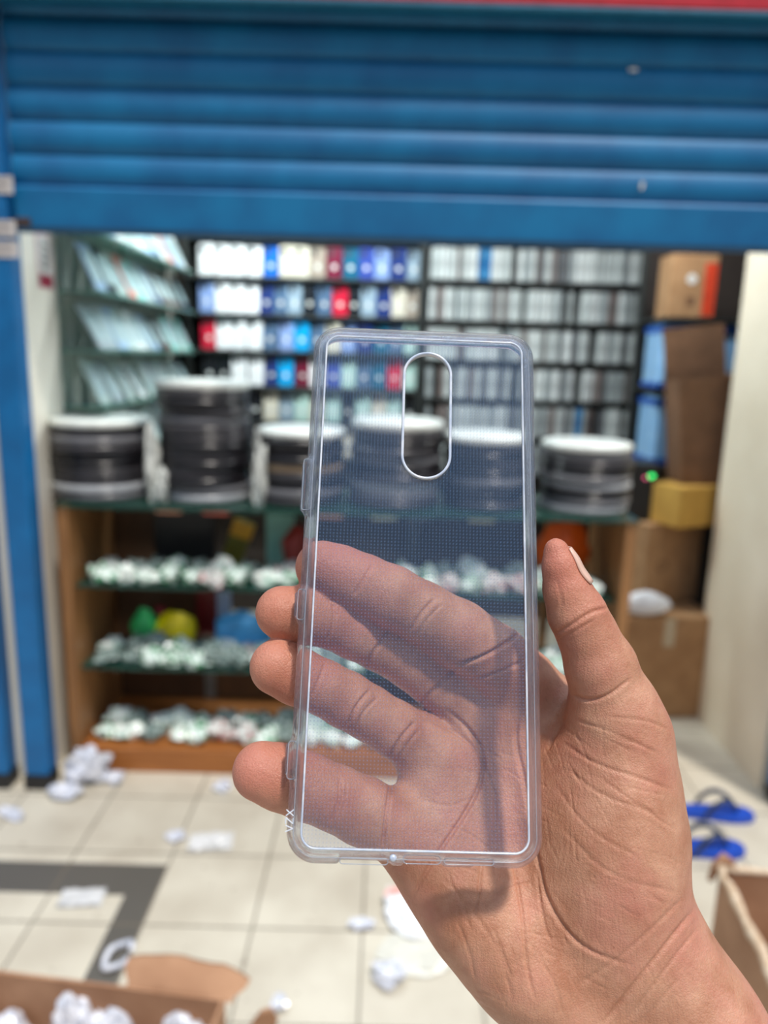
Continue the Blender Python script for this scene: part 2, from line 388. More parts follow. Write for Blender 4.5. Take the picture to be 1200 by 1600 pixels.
zrow = {1.765: 'topmost', 1.59: 'second', 1.415: 'third', 1.24: 'fourth', 1.065: 'fifth', 0.89: 'sixth'}
cnt = {}
for z, s_ in rowsL.items():
    cs = s_.split(); xs = np.linspace(-0.90, 0.115, len(cs))
    for i, c in enumerate(cs):
        o = bpy.data.objects.new('phone_case_pack', CM[c]); S.collection.objects.link(o)
        o.location = (xs[i] + rnd.uniform(-.004, .004), BY + 0.02 + rnd.uniform(-.006, .012), z + 0.001)
        o.rotation_euler = (rnd.uniform(-.04, 0), 0, rnd.uniform(-.15, .15))
        key = (z, c); same = cs.count(c)
        lab = f'{c} phone case pack in the {zrow[z]} row of the coloured rack'
        if same > 1:
            tag(o, f'{c} phone case pack, {ORD[i]} from left in {zrow[z]} row of the coloured rack', 'phone case', f'{c} case packs in the {zrow[z]} row of the coloured rack')
        else: tag(o, 'only ' + lab, 'phone case', 'coloured case packs on the back rack')
# grey packs, spine out, on the right-hand rack
def spine_mesh(wd, m, m2):
    q = MB(); q.box((-wd / 2, -.04, 0), (wd / 2, .04, .150), bev=.003); q.box((-wd / 2 + .003, -.0415, .012), (wd / 2 - .003, -.04, .05), 1)
    q.box((-wd / 2 + .003, -.0415, .10), (wd / 2 - .003, -.04, .138), 1)
    o = q.build('boxed_case', [m, m2]); me = o.data; bpy.data.objects.remove(o); return me
greys = {'pale grey': (186, 192, 190), 'mid grey': (150, 157, 157), 'silver grey': (206, 210, 208), 'dark grey': (96, 98, 100), 'brownish grey': (118, 108, 104)}
GM = {}
for k, v in greys.items():
    for wd in (.018, .026, .034):
        GM[(k, wd)] = spine_mesh(wd, mat('spine_' + k.replace(' ', '_'), srgb(*v), .35), mat('spine_print', srgb(*[min(255, int(c * 1.12)) for c in v]), .4))
blue_spine = spine_mesh(.03, mat('spine_blue', srgb(20, 110, 170), .35), mat('spine_print_blue', srgb(60, 140, 190), .4))
for ri, z in enumerate(ZR[1:-1]):
    x = 0.19; ci = -1; nm = ['lowest', 'fifth', 'fourth', 'third', 'second', 'topmost'][ri]
    while x < 1.235:
        t_ = rnd.random()
        if t_ < .07: x += rnd.uniform(.02, .045); continue
        k = rnd.choices(list(greys), [5, 3, 4, .8, .8] if x < .75 else [3, 3, 2.5, 1.5, 1.5])[0]; wd = rnd.choice((.018, .026, .026, .034))
        isb = (nm == 'topmost' and .42 < x < .46) or (nm == 'fifth' and .93 < x < .96)
        me = blue_spine if isb else GM[(k, wd)]
        if isb: wd = .03
        ci += 1
        x += wd / 2
        o = bpy.data.objects.new('boxed_case', me); S.collection.objects.link(o)
        o.location = (x, BY + .03 + rnd.uniform(-.012, .012), z + .001); o.rotation_euler = (0, rnd.choice((0, 0, .0, .03)), 0)
        if isb: tag(o, f'bright blue boxed case, {ORD[ci]} from left in the {nm} row of grey rack', 'boxed case', 'boxed cases on the right rack')
        else: tag(o, f'{k} boxed case, {ORD[ci]} from left in the {nm} row of the right rack', 'boxed case', f'{k} boxed cases in the {nm} row of the right rack')
        x += wd / 2 + .0025

# left wall glass shelves with leaning packs
ZW = [1.03, 1.215, 1.40, 1.59, 1.775]
r = empty('glass_shelf_unit', (-1.09, 3.10, 0), 'green glass shelves along the left wall inside the shop', 'shelf')
M_gsh = film('shelf_glass', srgb(150, 205, 190), 0.6, gloss=.08)
for z in ZW: MB().box((.002, -.60 if z > 1.1 else -.40, z - .01), (.145, .61, z), bev=.002).build('shelf', M_gsh, r)
for y in (-.595, .0, .59): MB().box((.002, y, 1.19), (.014, y + .015, 2.3)).build('upright', mat('upright_green', srgb(120, 140, 128), .4), r)
MB().box((.0005, -.60, 1.19), (.002, .61, 2.3)).build('back_panel', mat('backing_green', srgb(214, 222, 212), .6), r)
def lean_mesh(m, L):
    q = MB(); q.box((-.004, -L / 2, 0), (.004, L / 2, .165), bev=.003); q.box((.004, -L / 2 + .01, .03), (.0055, L / 2 - .01, .135), 1)
    o = q.build('leaning_pack', [m, M_wht2]); me = o.data; bpy.data.objects.remove(o); return me
M_wht2 = mat('pack_insert', srgb(190, 212, 212), .3, noise=srgb(150, 175, 178), scale=12)
LC = {'pale green': (188, 208, 202), 'frosted grey': (165, 180, 184), 'light blue': (165, 195, 222), 'black': (25, 38, 46), 'salmon': (228, 130, 110), 'aqua': (130, 205, 195), 'white': (228, 236, 234), 'brown': (96, 78, 66), 'dark blue': (45, 85, 130)}
LM = {k: lean_mesh(mat('lean_' + k.replace(' ', '_'), srgb(*v), .3), .088) for k, v in LC.items()}
rowsW = {1.775: ['white', 'light blue', 'white', 'pale green', 'white', 'light blue', 'dark blue', 'white', 'salmon', 'light blue', 'white'],
         1.59: ['light blue', 'black', 'pale green', 'salmon', 'aqua', 'frosted grey', 'dark blue', 'brown', 'brown', 'brown', 'black'],
         1.40: ['frosted grey', 'frosted grey', 'light blue', 'pale green', 'white', 'frosted grey', 'light blue', 'black', 'brown', 'aqua', 'pale green', 'aqua'],
         1.215: ['pale green', 'frosted grey', 'pale green', 'white', 'pale green', 'frosted grey', 'pale green', 'pale green', 'black'],
         1.03: ['pale green', 'white', 'frosted grey', 'pale green', 'frosted grey', 'pale green', 'light blue', 'frosted grey']}
wn = {1.775: 'top', 1.59: 'second', 1.40: 'third', 1.215: 'fourth', 1.03: 'fifth'}
for z, cs in rowsW.items():
    ys = np.linspace(2.56 if z > 1.1 else 2.75, 3.63, len(cs))
    for i, c in enumerate(cs):
        o = bpy.data.objects.new('leaning_pack', LM[c]); S.collection.objects.link(o)
        o.location = (-.958 - rnd.uniform(0, .008), ys[i], z + .003); o.rotation_euler = (0, -rnd.uniform(.40, .52), rnd.uniform(-.10, .10))
        lab = f'{c} flat pack leaning on the {wn[z]} glass shelf of left wall'
        tag(o, 'only ' + lab if cs.count(c) == 1 else f'{c} flat pack, {ORD[i]} from the front on the {wn[z]} left glass shelf', 'flat pack', f'{c} packs leaning on the {wn[z]} left shelf')

# ceiling lamps of the shop
M_em = mat('led_glow', (1, 1, 1), .5, emis=(.86, .97, 1), estr=6)
for (x, y, l) in ((-0.45, 3.00, 'near the left shelves'), (0.75, 2.80, 'towards the right side')):
    r = empty('tube_light', (x, y, 2.42), f'white tube lamp on shop ceiling {l}', 'lamp', 'tube lamps')
    MB().box((-.5, -.02, -.02), (.5, .02, 0), bev=.003).build('batten', M_white, r)
    MB().tube([(-.48, 0, -.035), (.48, 0, -.035)], .014).build('tube', M_em, r, smooth=True)

# ------------------------------------------------------------------ display counter
CY0, CY1, CX0, CX1, CT = 2.27, 2.68, -1.035, 0.80, 0.925
r = empty('display_counter', ((CX0 + CX1) / 2, CY0, 0), 'wooden display counter with glass shelves full of small bagged goods', 'counter')
ox = (CX0 + CX1) / 2; hx = (CX1 - CX0) / 2; dp = CY1 - CY0
MB().box((-hx, 0, 0), (-hx + .035, dp, CT - .012), bev=.003).build('side_panel', M_wood, r)
MB().box((hx - .035, 0, 0), (hx, dp, CT - .012), bev=.003).build('side_panel', M_wood, r)
MB().box((-hx + .035, 0.0, 0), (hx - .035, dp, 0.085), bev=.003).build('plinth', M_woodx, r)
MB().box((-hx, -.01, CT - .012), (hx, dp, CT), bev=.002).build('glass_top', M_glass, r)
for z in (0.365, 0.650): MB().box((-hx + .035, 0.03, z - .009), (hx - .035, dp - .1, z), bev=.002).build('glass_shelf', M_glass, r)
MB().box((-hx + .035, dp - .012, .085), (-hx + .36, dp, CT - .012)).build('back_board', wood('back_wood', srgb(84, 58, 38), srgb(104, 72, 46)), r)
MB().box((-hx + .36, dp - .02, .085), (-hx + .40, dp, CT - .012)).build('back_stile', mat('stile', srgb(140, 140, 132), .5), r)
MB().box((-hx + .40, dp - .012, .085), (hx - .035, dp, .33)).build('low_back_board', wood('back_wood_b', srgb(96, 70, 48), srgb(120, 86, 56)), r)
# corner upright seen on right end
MB().box((hx - .20, dp - .03, .085), (hx - .17, dp, CT - .012)).build('back_stile', M_wood, r)

def bag_mesh(name, mats, seed, sx_, sy_, sz_, amp=.25, res=3, fold=1.0):
    import bmesh
    from mathutils import noise
    bm = bmesh.new(); bmesh.ops.create_icosphere(bm, subdivisions=res, radius=1)
    off = Vector((seed * 7.3, seed * 3.1, seed * 1.7))
    for v in bm.verts:
        n = noise.noise(v.co * 1.6 * fold + off); n2 = abs(noise.noise(v.co * 4 * fold + off)); n3 = abs(noise.noise(v.co * 9 * fold + off))
        k = 1 + amp * (1.6 * n + 1.3 * (n2 - .25) + .6 * (n3 - .25)); v.co = v.co * k
        v.co.x *= sx_; v.co.y *= sy_; v.co.z *= sz_
    zmin = min(v.co.z for v in bm.verts)
    for v in bm.verts: v.co.z = max(0, v.co.z - zmin * .82)
    me = bpy.data.meshes.new(name); bm.to_mesh(me); bm.free()
    for m in mats: me.materials.append(m)
    return me
def bagmat(name, base, patch, thr=.56, scale=45):
    m = bpy.data.materials.new(name); m.use_nodes = True; t = m.node_tree; b = t.nodes['Principled BSDF']
    co = t.nodes.new('ShaderNodeTexCoord'); n = t.nodes.new('ShaderNodeTexNoise'); n.inputs['Scale'].default_value = scale; n.inputs['Detail'].default_value = 1
    r = t.nodes.new('ShaderNodeValToRGB'); r.color_ramp.elements[0].position = thr - .03; r.color_ramp.elements[1].position = thr + .03
    r.color_ramp.elements[0].color = (*base, 1); r.color_ramp.elements[1].color = (*patch, 1)
    t.links.new(co.outputs['Object'], n.inputs['Vector']); t.links.new(n.outputs['Fac'], r.inputs[0]); t.links.new(r.outputs[0], b.inputs['Base Color'])
    b.inputs['Roughness'].default_value = .22; b.inputs['Specular IOR Level'].default_value = .7
    return m
bm_kinds = [('white and green', bagmat('bag_green', srgb(228, 240, 234), srgb(52, 140, 90))), ('white', bagmat('bag_white', srgb(240, 246, 240), srgb(190, 222, 208))),
            ('white and red', bagmat('bag_red', srgb(208, 210, 206), srgb(175, 70, 75), .6)), ('clear grey', bagmat('bag_grey', srgb(150, 165, 160), srgb(95, 115, 110), .5))]
BM = [(k, bag_mesh('small_bag', [m], i * 3 + j + 1, .045, .034, .025, .38)) for i, (k, m) in enumerate(bm_kinds) for j in range(2)]
for (zs, nm, nn) in ((0.650, 'upper', 22), (0.365, 'middle', 22), (0.085, 'bottom', 22)):
    for row, yy in ((0, 2.345), (1, 2.432)):
        for i in range(nn):
            x = -0.93 + (1.62 / (nn - 1)) * i + rnd.uniform(-.010, .010)
            k, me = rnd.choices(BM, [3, 3, 3, 3, 1, 1, 2, 2])[0]
            o = bpy.data.objects.new('small_bag', me); S.collection.objects.link(o)
            s_ = rnd.uniform(.8, 1.15); o.scale = (s_, s_, s_ * rnd.uniform(.75, 1.35) * (1.15 if row else 1))
            o.location = (x, yy + rnd.uniform(-.01, .01), zs + .001); o.rotation_euler = (0, 0, rnd.uniform(0, 6.28))
            tag(o, f'{k} small bag, {ORD[i]} from left in {"front" if row == 0 else "rear"} row of {nm} counter shelf', 'bag', f'{k} bags in the {"front" if row == 0 else "rear"} row of the {nm} counter shelf')
# coloured goods lying behind them
def lump(name, px, py, y, z, sx_, sy_, sz_, col, label, cat, seed, amp=.18, rough=.4, rot=(0, 0, 0)):
    p = aty(px, py, y)
    me = bag_mesh(name, [mat(name + '_skin', srgb(*col), rough, noise=tuple(c * .75 for c in srgb(*col)), scale=15)], seed, sx_, sy_, sz_, amp)
    for q in me.polygons: q.use_smooth = True
    o = bpy.data.objects.new(name, me); S.collection.objects.link(o); o.location = (p[0], y, z); o.rotation_euler = rot
    return tag(o, label, cat)
lump('pouch', 226, 985, 2.50, .366, .045, .04, .075, (60, 205, 115), 'green plastic pouch behind the bags on middle counter shelf', 'pouch', 2)
lump('pouch', 275, 988, 2.50, .366, .075, .04, .072, (255, 232, 10), 'bright yellow pouch behind the bags on middle counter shelf', 'pouch', 5)
lump('pouch', 252, 985, 2.56, .366, .03, .03, .07, (175, 40, 60), 'small dark red pouch between green and yellow pouches', 'pouch', 9)
lump('cloth_bundle', 378, 990, 2.50, .366, .11, .045, .072, (85, 180, 245), 'light blue soft bundle on middle counter shelf right of yellow pouch', 'bundle', 7)
lump('orange_bag', 880, 835, 2.50, .651, .085, .05, .12, (250, 105, 30), 'orange plastic bag in right end of counter', 'bag', 11)
lump('red_bag', 462, 885, 2.52, .651, .045, .04, .10, (160, 50, 40), 'brick red bag behind white bags on upper counter shelf', 'bag', 13)
def slab(name, px, py, y, z, w_, h_, d_, col, label, cat, tilt=0, bottomz=None, extra=None):
    p = aty(px, py, y); r = empty(name, (p[0], y, z), label, cat)
    R_ = Matrix.Rotation(tilt, 3, 'Y')
    MB().box((-w_ / 2, -d_ / 2, 0), (w_ / 2, d_ / 2, h_), bev=.004).build('body', mat(name + '_face', srgb(*col), .4), r)
    if extra: MB().box((-w_ / 2 - .001, -d_ / 2 - .001, h_ * .62), (w_ / 2 + .001, d_ / 2 + .001, h_ * .97)).build('top_band', mat(name + '_band', srgb(*extra), .4), r)
    r.rotation_euler = (0, tilt, 0); return r
slab('pouch_pack', 360, 860, 2.60, .655, .075, .165, .02, (120, 115, 35), 'olive pack with yellow top leaning in upper part of counter', 'pack', .35, extra=(225, 165, 20))
slab('card_pack', 438, 850, 2.61, .655, .10, .19, .02, (150, 215, 200), 'mint green card pack standing in upper part of counter', 'pack')
slab('red_box', 325, 960, 2.63, .366, .08, .20, .03, (125, 12, 28), 'dark red box standing at back of middle counter shelf', 'box')
slab('white_pack', 350, 950, 2.60, .366, .05, .19, .02, (165, 185, 220), 'pale blue white pack beside dark red box in counter', 'pack')
slab('black_case', 290, 860, 2.62, .655, .22, .20, .03, (24, 22, 26), 'black box standing in upper left part of counter', 'box')
for i, (px, c, n_) in enumerate(((282, (205, 140, 110), 'peach'), (352, (225, 105, 90), 'coral'), (520, (215, 150, 120), 'salmon'), (600, (205, 215, 190), 'pale green'), (650, (60, 70, 90), 'slate'), (745, (190, 190, 150), 'khaki'))):
    p = aty(px, 800, 2.50)
    tag(MB().box((-.045, -.05, 0), (.045, .05, .028), bev=.006).build('flat_box', mat('flat_' + n_.replace(' ', '_'), srgb(*c), .4), loc=(p[0], 2.40, .925 - .0405 - .0)), f'{n_} flat box just under the counter glass', 'box')

# ------------------------------------------------------------------ stacks of round discs
dk = {'black': mat('disc_black', srgb(30, 28, 32), .28), 'charcoal': mat('disc_charcoal', srgb(56, 54, 58), .3), 'grey': mat('disc_grey', srgb(108, 108, 112), .3),
      'white': mat('disc_white', srgb(232, 236, 230), .35), 'tan': mat('disc_tan', srgb(176, 152, 124), .4), 'silver': mat('disc_silver', srgb(165, 168, 172), .3)}
def disc_mesh(m, R_, t_):
    q = MB(); h = t_ * .46
    prof = [(0.002, 0), (R_ - h, 0), (R_ - h * .3, h * .25), (R_, h), (R_ - h * .3, t_ - h * .25), (R_ - h, t_), (R_ * .55, t_ * .93), (R_ * .5, t_ * .80), (0.002, t_ * .80)]
    q.lathe(prof, (0, 0, 0), 48); o = q.build('round_disc', m, smooth=True); me = o.data; bpy.data.objects.remove(o); return me
DMm = {}
stacks = [('leftmost', -.945, .160, 'grey silver charcoal charcoal black black charcoal grey charcoal white', .0255),
          ('tall second', -.602, .152, 'silver grey black charcoal black charcoal black charcoal charcoal grey charcoal black charcoal white', .0275),
          ('third', -.285, .148, 'charcoal grey black charcoal tan black charcoal black white', .0265),
          ('fourth', .035, .155, 'charcoal grey silver charcoal black grey charcoal black charcoal white', .0275),
          ('fifth', .335, .142, 'charcoal black charcoal grey black charcoal black charcoal white', .0265),
          ('rightmost', .675, .148, 'silver grey black silver grey black charcoal grey white', .0245)]
for (nm, cx, R_, s_, th) in stacks:
    z = CT + .0005; cs = s_.split()
    for i, c in enumerate(cs):
        key = (c, R_, th)
        if key not in DMm: DMm[key] = disc_mesh(dk[c], R_, th)
        o = bpy.data.objects.new('round_disc', DMm[key]); S.collection.objects.link(o)
        o.location = (cx + rnd.uniform(-.007, .007), 2.46 + rnd.uniform(-.01, .01), z); z += th + .0003
        if c == 'white': lab = f'white round disc on top of the {nm} disc stack on counter'
        elif cs.count(c) == 1: lab = f'only {c} round disc in the {nm} stack on counter'
        else: lab = f'{c} round disc, {ORD[len(cs) - 1 - i]} from the top of the {nm} stack on counter'
        tag(o, lab, 'disc', f'{c} discs of the {nm} stack')
# crinkled clear wrap hanging beside the first stack
for (px, py, sd) in ((235, 712, 3), (250, 748, 5), (405, 718, 8)):
    p = aty(px, py, 2.33)
    me = bag_mesh('wrap_scrap', [bagmat('wrap', srgb(225, 228, 222), srgb(160, 162, 158), .5, 90)], sd, .022, .02, .028, .4)
    o = bpy.data.objects.new('wrap_scrap', me); S.collection.objects.link(o); o.location = (p[0], 2.345, CT + .001); o.scale = (1, 1, max(.6, (p[2] - CT) / .035))
    tag(o, {235: 'upper clear crinkled wrap right of leftmost disc stack', 250: 'lower clear crinkled wrap before tall disc stack', 405: 'clear crinkled wrap between tall and third disc stacks'}[px], 'wrap')

# ------------------------------------------------------------------ cartons at the right
M_card = mat('cardboard', srgb(178, 138, 98), .85, noise=srgb(162, 122, 84), scale=12, bump=.1)
M_cardd = mat('cardboard_dark', srgb(128, 92, 66), .85, noise=srgb(112, 80, 56), scale=12)
M_cardy = mat('cardboard_yellow', srgb(205, 160, 75), .8, noise=srgb(190, 146, 66), scale=9)
M_tape = mat('tape', srgb(205, 188, 160), .25)
def carton(loc, w_, d_, h_, m, label, tape=True, rz=0, extra=None):
    r = empty('carton', loc, label, 'carton', 'cartons stacked at the right of the shop', rz)
    bd = MB().box((-w_ / 2, -d_ / 2, 0), (w_ / 2, d_ / 2, h_), bev=.004).build('body', m, r)
    if tape:
        MB().box((-.022, -d_ / 2 - .001, h_ * .72), (.022, -d_ / 2, h_ * .99)).build('tape_strip', M_tape, bd)
        MB().box((-.022, -d_ / 2, h_), (.022, d_ / 2, h_ + .001)).build('tape_strip', M_tape, bd)
    MB().box((-w_ / 2, -d_ / 2 + .001, h_), (w_ / 2, -.001, h_ + .003)).build('flap', m, r)
    MB().box((-w_ / 2, .001, h_), (w_ / 2, d_ / 2 - .001, h_ + .003)).build('flap', m, r)
    if extra: extra(bd, w_, d_, h_)
    return r
def stamp(r, w_, d_, h_):
    MB().tube([(-w_ * .22 + .03 * math.cos(a), -d_ / 2 - .001, h_ * .5 + .02 * math.sin(a)) for a in np.linspace(0, 6.28, 16)], .003, 6).build('printed_mark', M_cardd, r)
def orange_stripe(r, w_, d_, h_):
    MB().box((w_ * .22, -d_ / 2 - .0015, .01), (w_ * .48, -d_ / 2, h_ - .03)).build('stripe', mat('stripe_orange', srgb(225, 72, 40), .5), r)
    MB().prism([(-w_ * .05 + .02 * math.cos(a), h_ * .62 + .02 * math.sin(a)) for a in np.linspace(0, 2 * math.pi, 15)[:-1]], -d_ / 2 - .0015, -d_ / 2).build('round_label', M_white, r)
    MB().box((-w_ * .12, -d_ / 2 - .0015, h_ * .2), (w_ * .05, -d_ / 2, h_ * .34)).build('printed_mark', M_cardd, r)
carton((1.135, 2.92, 0), .36, .30, .425, M_card, 'tan carton on floor at bottom of the right stack, white packet on top', rz=.06)
carton((1.13, 3.05, .43), .34, .26, .345, M_card, 'tan carton with printed mark, second from floor in right stack', tape=False, rz=.55, extra=stamp)
carton((1.205, 2.93, .78), .22, .18, .155, M_cardy, 'yellowish carton on top of the marked tan carton', tape=False, rz=.42)
me = bag_mesh('white_packet', [mat('packet_white', srgb(245, 246, 250), .35)], 21, .105, .034, .05, .10)
o = bpy.data.objects.new('white_packet', me); S.collection.objects.link(o); p = aty(1020, 960, 2.80); o.location = (1.04, 2.80, .430)
tag(o, 'white plastic packet lying on the lowest right carton', 'packet')
# raised storage: side rack
r = empty('side_rack', (1.35, 3.27, 0), 'dark open side rack behind the right cartons holding bulk packs', 'rack')
for z in (.98, 1.30, 1.59, 2.2): MB().box((-.24, -.16, z - .012), (.48, .16, z), bev=.002).build('shelf', M_shelf, r)
for x in (-.24, .46): MB().box((x, .13, 0), (x + .02, .16, 2.3)).build('upright', M_shelf, r)
MB().box((-.24, .16, 0), (.48, .17, 2.3)).build('back_panel', M_dark, r)
M_lb = mat('pale_blue_wrap', srgb(150, 192, 228), .35, noise=srgb(128, 176, 220), scale=9); M_bb = mat('blue_band', srgb(15, 85, 180), .4)
def bulk(loc, w_, d_, h_, label):
    r = empty('bulk_pack', loc, label, 'pack', 'pale blue bulk packs on the side rack')
    MB().box((-w_ / 2, -d_ / 2, 0), (w_ / 2, d_ / 2, h_), bev=.02).build('wrap', M_lb, r)
    MB().box((-w_ / 2 - .001, -d_ / 2 - .001, h_ - .04), (w_ / 2 + .001, d_ / 2 + .001, h_ - .012)).build('band', M_bb, r)
    MB().box((-w_ / 2 - .001, -d_ / 2 - .001, .005), (w_ / 2 + .001, d_ / 2 + .001, .028)).build('band', M_bb, r)
bulk((1.335, 3.24, 1.301), .42, .20, .27, 'upper pale blue bulk pack with blue bands on side rack')
bulk((1.335, 3.24, .981), .42, .20, .29, 'lower pale blue bulk pack with blue bands on side rack')
carton((1.225, 3.19, 1.591), .19, .14, .245, M_card, 'tan carton with orange stripe and round white label on top rack', tape=False, extra=orange_stripe)
# open dark cartons in front of the packs
def open_carton(loc, w_, d_, h_, m, label, flaps, rz=0, tilt=(0, 0), group=None, t=.006, mi=None):
    r = empty('open_carton', loc, label, 'carton', group, rz)
    for nm, a, b in (('back_wall', (-w_ / 2, d_ / 2 - t, 0), (w_ / 2, d_ / 2, h_)), ('front_wall', (-w_ / 2, -d_ / 2, 0), (w_ / 2, -d_ / 2 + t, h_)),
                     ('side_wall', (-w_ / 2, -d_ / 2 + t, 0), (-w_ / 2 + t, d_ / 2 - t, h_)), ('side_wall', (w_ / 2 - t, -d_ / 2 + t, 0), (w_ / 2, d_ / 2 - t, h_)),
                     ('base', (-w_ / 2 + t, -d_ / 2 + t, 0), (w_ / 2 - t, d_ / 2 - t, t))):
        MB().box(a, b).build(nm, m, r)
    for (side, L, ang) in flaps:      # ang from vertical, outward
        n = 7; q = MB(); P0 = []
        for k in range(n):
            s_ = L * k / (n - 1); a = math.radians(ang) * (k / (n - 1)) ** .5
            P0.append((P0[-1][0] + L / (n - 1) * math.sin(a), P0[-1][1] + L / (n - 1) * math.cos(a)) if k else (0, 0))
        ww = (w_ if side in 'fb' else d_) / 2 * .98; vs = []; fs = []
        for (o_, u_) in P0:
            for s2 in (-ww, ww):
                for th in (0, -t):
                    if side == 'b': vs.append((s2, d_ / 2 + o_ + th, h_ + u_))
                    elif side == 'f': vs.append((s2, -d_ / 2 - o_ - th, h_ + u_))
                    elif side == 'r': vs.append((w_ / 2 + o_ + th, s2, h_ + u_))
                    else: vs.append((-w_ / 2 - o_ - th, s2, h_ + u_))
        for k in range(n - 1):
            a = 4 * k; fs += [(a, a + 2, a + 6, a + 4), (a + 1, a + 5, a + 7, a + 3), (a, a + 4, a + 5, a + 1), (a + 2, a + 3, a + 7, a + 6)]
        fs += [(0, 1, 3, 2), (4 * n - 4, 4 * n - 2, 4 * n - 1, 4 * n - 3)]
        q.add(vs, fs); q.build('flap', m, r)
    r.rotation_euler = (tilt[0], tilt[1], rz)
    return r
open_carton((1.305, 2.985, .942), .25, .16, .42, M_cardd, 'open brown carton with raised flaps, wedged between blue packs and beige wall', [('b', .20, 5)], tilt=(0, -.13))
# black set with a green light
p = aty(1018, 744, 2.94)
r = empty('power_box', (p[0] - .035, 3.02, p[2] - .20), 'black device box with green and pink indicator lights behind counter end', 'device')
hs = MB().box((-.07, -.08, 0), (.07, .08, .25), bev=.008).build('housing', M_black, r)
MB().prism([(.035 + .012 * math.cos(a), .20 + .008 * math.sin(a)) for a in np.linspace(0, 6.283, 13)[:-1]], -.083, -.08).build('indicator', mat('green_led', (.0, .5, .1), .4, emis=(.05, 1, .2), estr=2.5), hs)
MB().prism([(.012 + .006 * math.cos(a), .192 + .006 * math.sin(a)) for a in np.linspace(0, 6.283, 13)[:-1]], -.083, -.08).build('indicator', mat('pink_led', (.6, .1, .2), .4, emis=(1, .15, .3), estr=1.5), hs)
MB().box((-.05, -.05, .78 - (p[2] - .20)), (.05, .05, 0)).build('stand', M_black, r)

# foreground cartons
M_cf = mat('cardboard_near', srgb(176, 134, 102), .85, noise=srgb(156, 114, 84), scale=10, bump=.15)
def near_carton(K, E_, depth, hgt, label, sgn=1):
    """carton whose rim runs from corner K to corner E_ (world points), body on the viewer's side"""
    d = np.array(E_[:2]) - np.array(K[:2]); w_ = float(np.hypot(*d)); rz = math.atan2(d[1], d[0]); nn = np.array([math.sin(rz), -math.cos(rz)]) * depth / 2
    c = (np.array(K[:2]) + np.array(E_[:2])) / 2 + nn
    return open_carton((c[0], c[1], 0), w_, depth, hgt, M_cf, label, [], rz=rz), w_, rz
ca, wa, rza = near_carton(fl(-190, 1492, .30), fl(352, 1560, .30), .34, .30, 'open carton of wrapped packs at bottom left of the picture')
def curl(parent, x0, x1, y0, z0, L, lean, name='flap', seed=1):
    n, m_ = 10, 8; vs = []; fs = []; rr = random.Random(seed); jag = [rr.uniform(.75, 1) for _ in range(n)]
    for th in (0, .006):
        for i in range(n):
            u = i / (n - 1)
            for k in range(m_):
                v = k / (m_ - 1); up = L * v * (math.sin(math.pi * min(1, .12 + .88 * u)) ** .6 if seed else 1) * jag[i]
                vs.append((x0 + (x1 - x0) * u + .01 * math.sin(5 * v + 3 * u), y0 + lean * v * v + th, z0 + up))
    o_ = n * m_
    for i in range(n - 1):
        for k in range(m_ - 1): a = i * m_ + k; fs += [(a, a + m_, a + m_ + 1, a + 1), (a + o_, a + o_ + 1, a + o_ + m_ + 1, a + o_ + m_)]
    for i in range(n - 1): a = i * m_ + m_ - 1; fs.append((a, a + m_, a + m_ + o_, a + o_))
    q = MB(); q.add(vs, fs); return q.build(name, M_cf, parent, smooth=True)
curl(ca, wa / 2 - .19, wa / 2 + .02, .34 / 2 - .004, .296, .036, .05, seed=3)
P_ = fl(410, 1602, .26); dl = Matrix.Rotation(-rza, 3, 'Z') @ Vector((P_[0] - ca.location.x, P_[1] - ca.location.y, .26))
q = MB(); q.prism([(-.018, -.09), (.030, -.09), (.026, .01), (.008, .034), (-.010, .030), (-.020, .0)], 0, .006); f_ = q.build('flap', M_cf, ca); f_.location = (dl.x, dl.y, .26); f_.rotation_euler = (.15, .25, .5)
M_cling = bagmat('cling', srgb(232, 234, 240), srgb(200, 204, 214), .5, 60)
for i, (px_, py_, s_, lab) in enumerate(((145, 1600, (.085, .06, .185), 'clear crinkled wrapped pack, middle one in the bottom left carton'),
                                       (292, 1622, (.075, .055, .17), 'smooth white wrapped pack at right end of bottom left carton'),
                                       (5, 1620, (.060, .06, .17), 'white wrapped pack at left end of bottom left carton'))):
    me = bag_mesh('wrapped_pack', [M_cling], 31 + i, *s_[:2], s_[2] * .72, .14 if i else .24, 4); p = fl(px_, py_, .22)
    o = bpy.data.objects.new('wrapped_pack', me); S.collection.objects.link(o); o.location = (p[0], p[1], .01); tag(o, lab, 'pack', 'wrapped packs in the bottom left carton')
    zt = max(v.co.z for v in me.vertices); o.scale = (1, 1, (.285, .265, .262)[i] / zt)
K, E2 = fl(1125, 1358, .34), fl(1200, 1512, .34)
d_ = (E2 - K)[:2]; d_ = d_ / np.hypot(*d_); fr_ = np.array([-d_[1], d_[0]])      # d_ along left wall, fr_ along far wall
if fr_[0] < 0: fr_ = -fr_
cb, wb, rzb = near_carton(K, (K[0] + fr_[0] * .40, K[1] + fr_[1] * .40), .42, .34, 'open carton with torn whitish rim at the bottom right corner')
M_torn = mat('torn_paper', srgb(226, 205, 178), .9, noise=srgb(196, 166, 134), scale=60, bump=.4, bscale=90)
rr = random.Random(2)
q = MB(); q.tube([(-wb / 2 + rr.uniform(-.003, .003), .21 - .42 * k / 14, .342 + rr.uniform(-.003, .003)) for k in range(15)], [.0085 + rr.uniform(-.002, .003) for _ in range(15)], 8); q.build('torn_rim', M_torn, cb, smooth=True)
q = MB(); q.tube([(-wb / 2 + .01 + .39 * k / 9, .208, .343 + rr.uniform(-.003, .003)) for k in range(10)], [.006 + rr.uniform(-.002, .003) for _ in range(10)], 8); q.build('torn_rim', M_torn, cb, smooth=True)
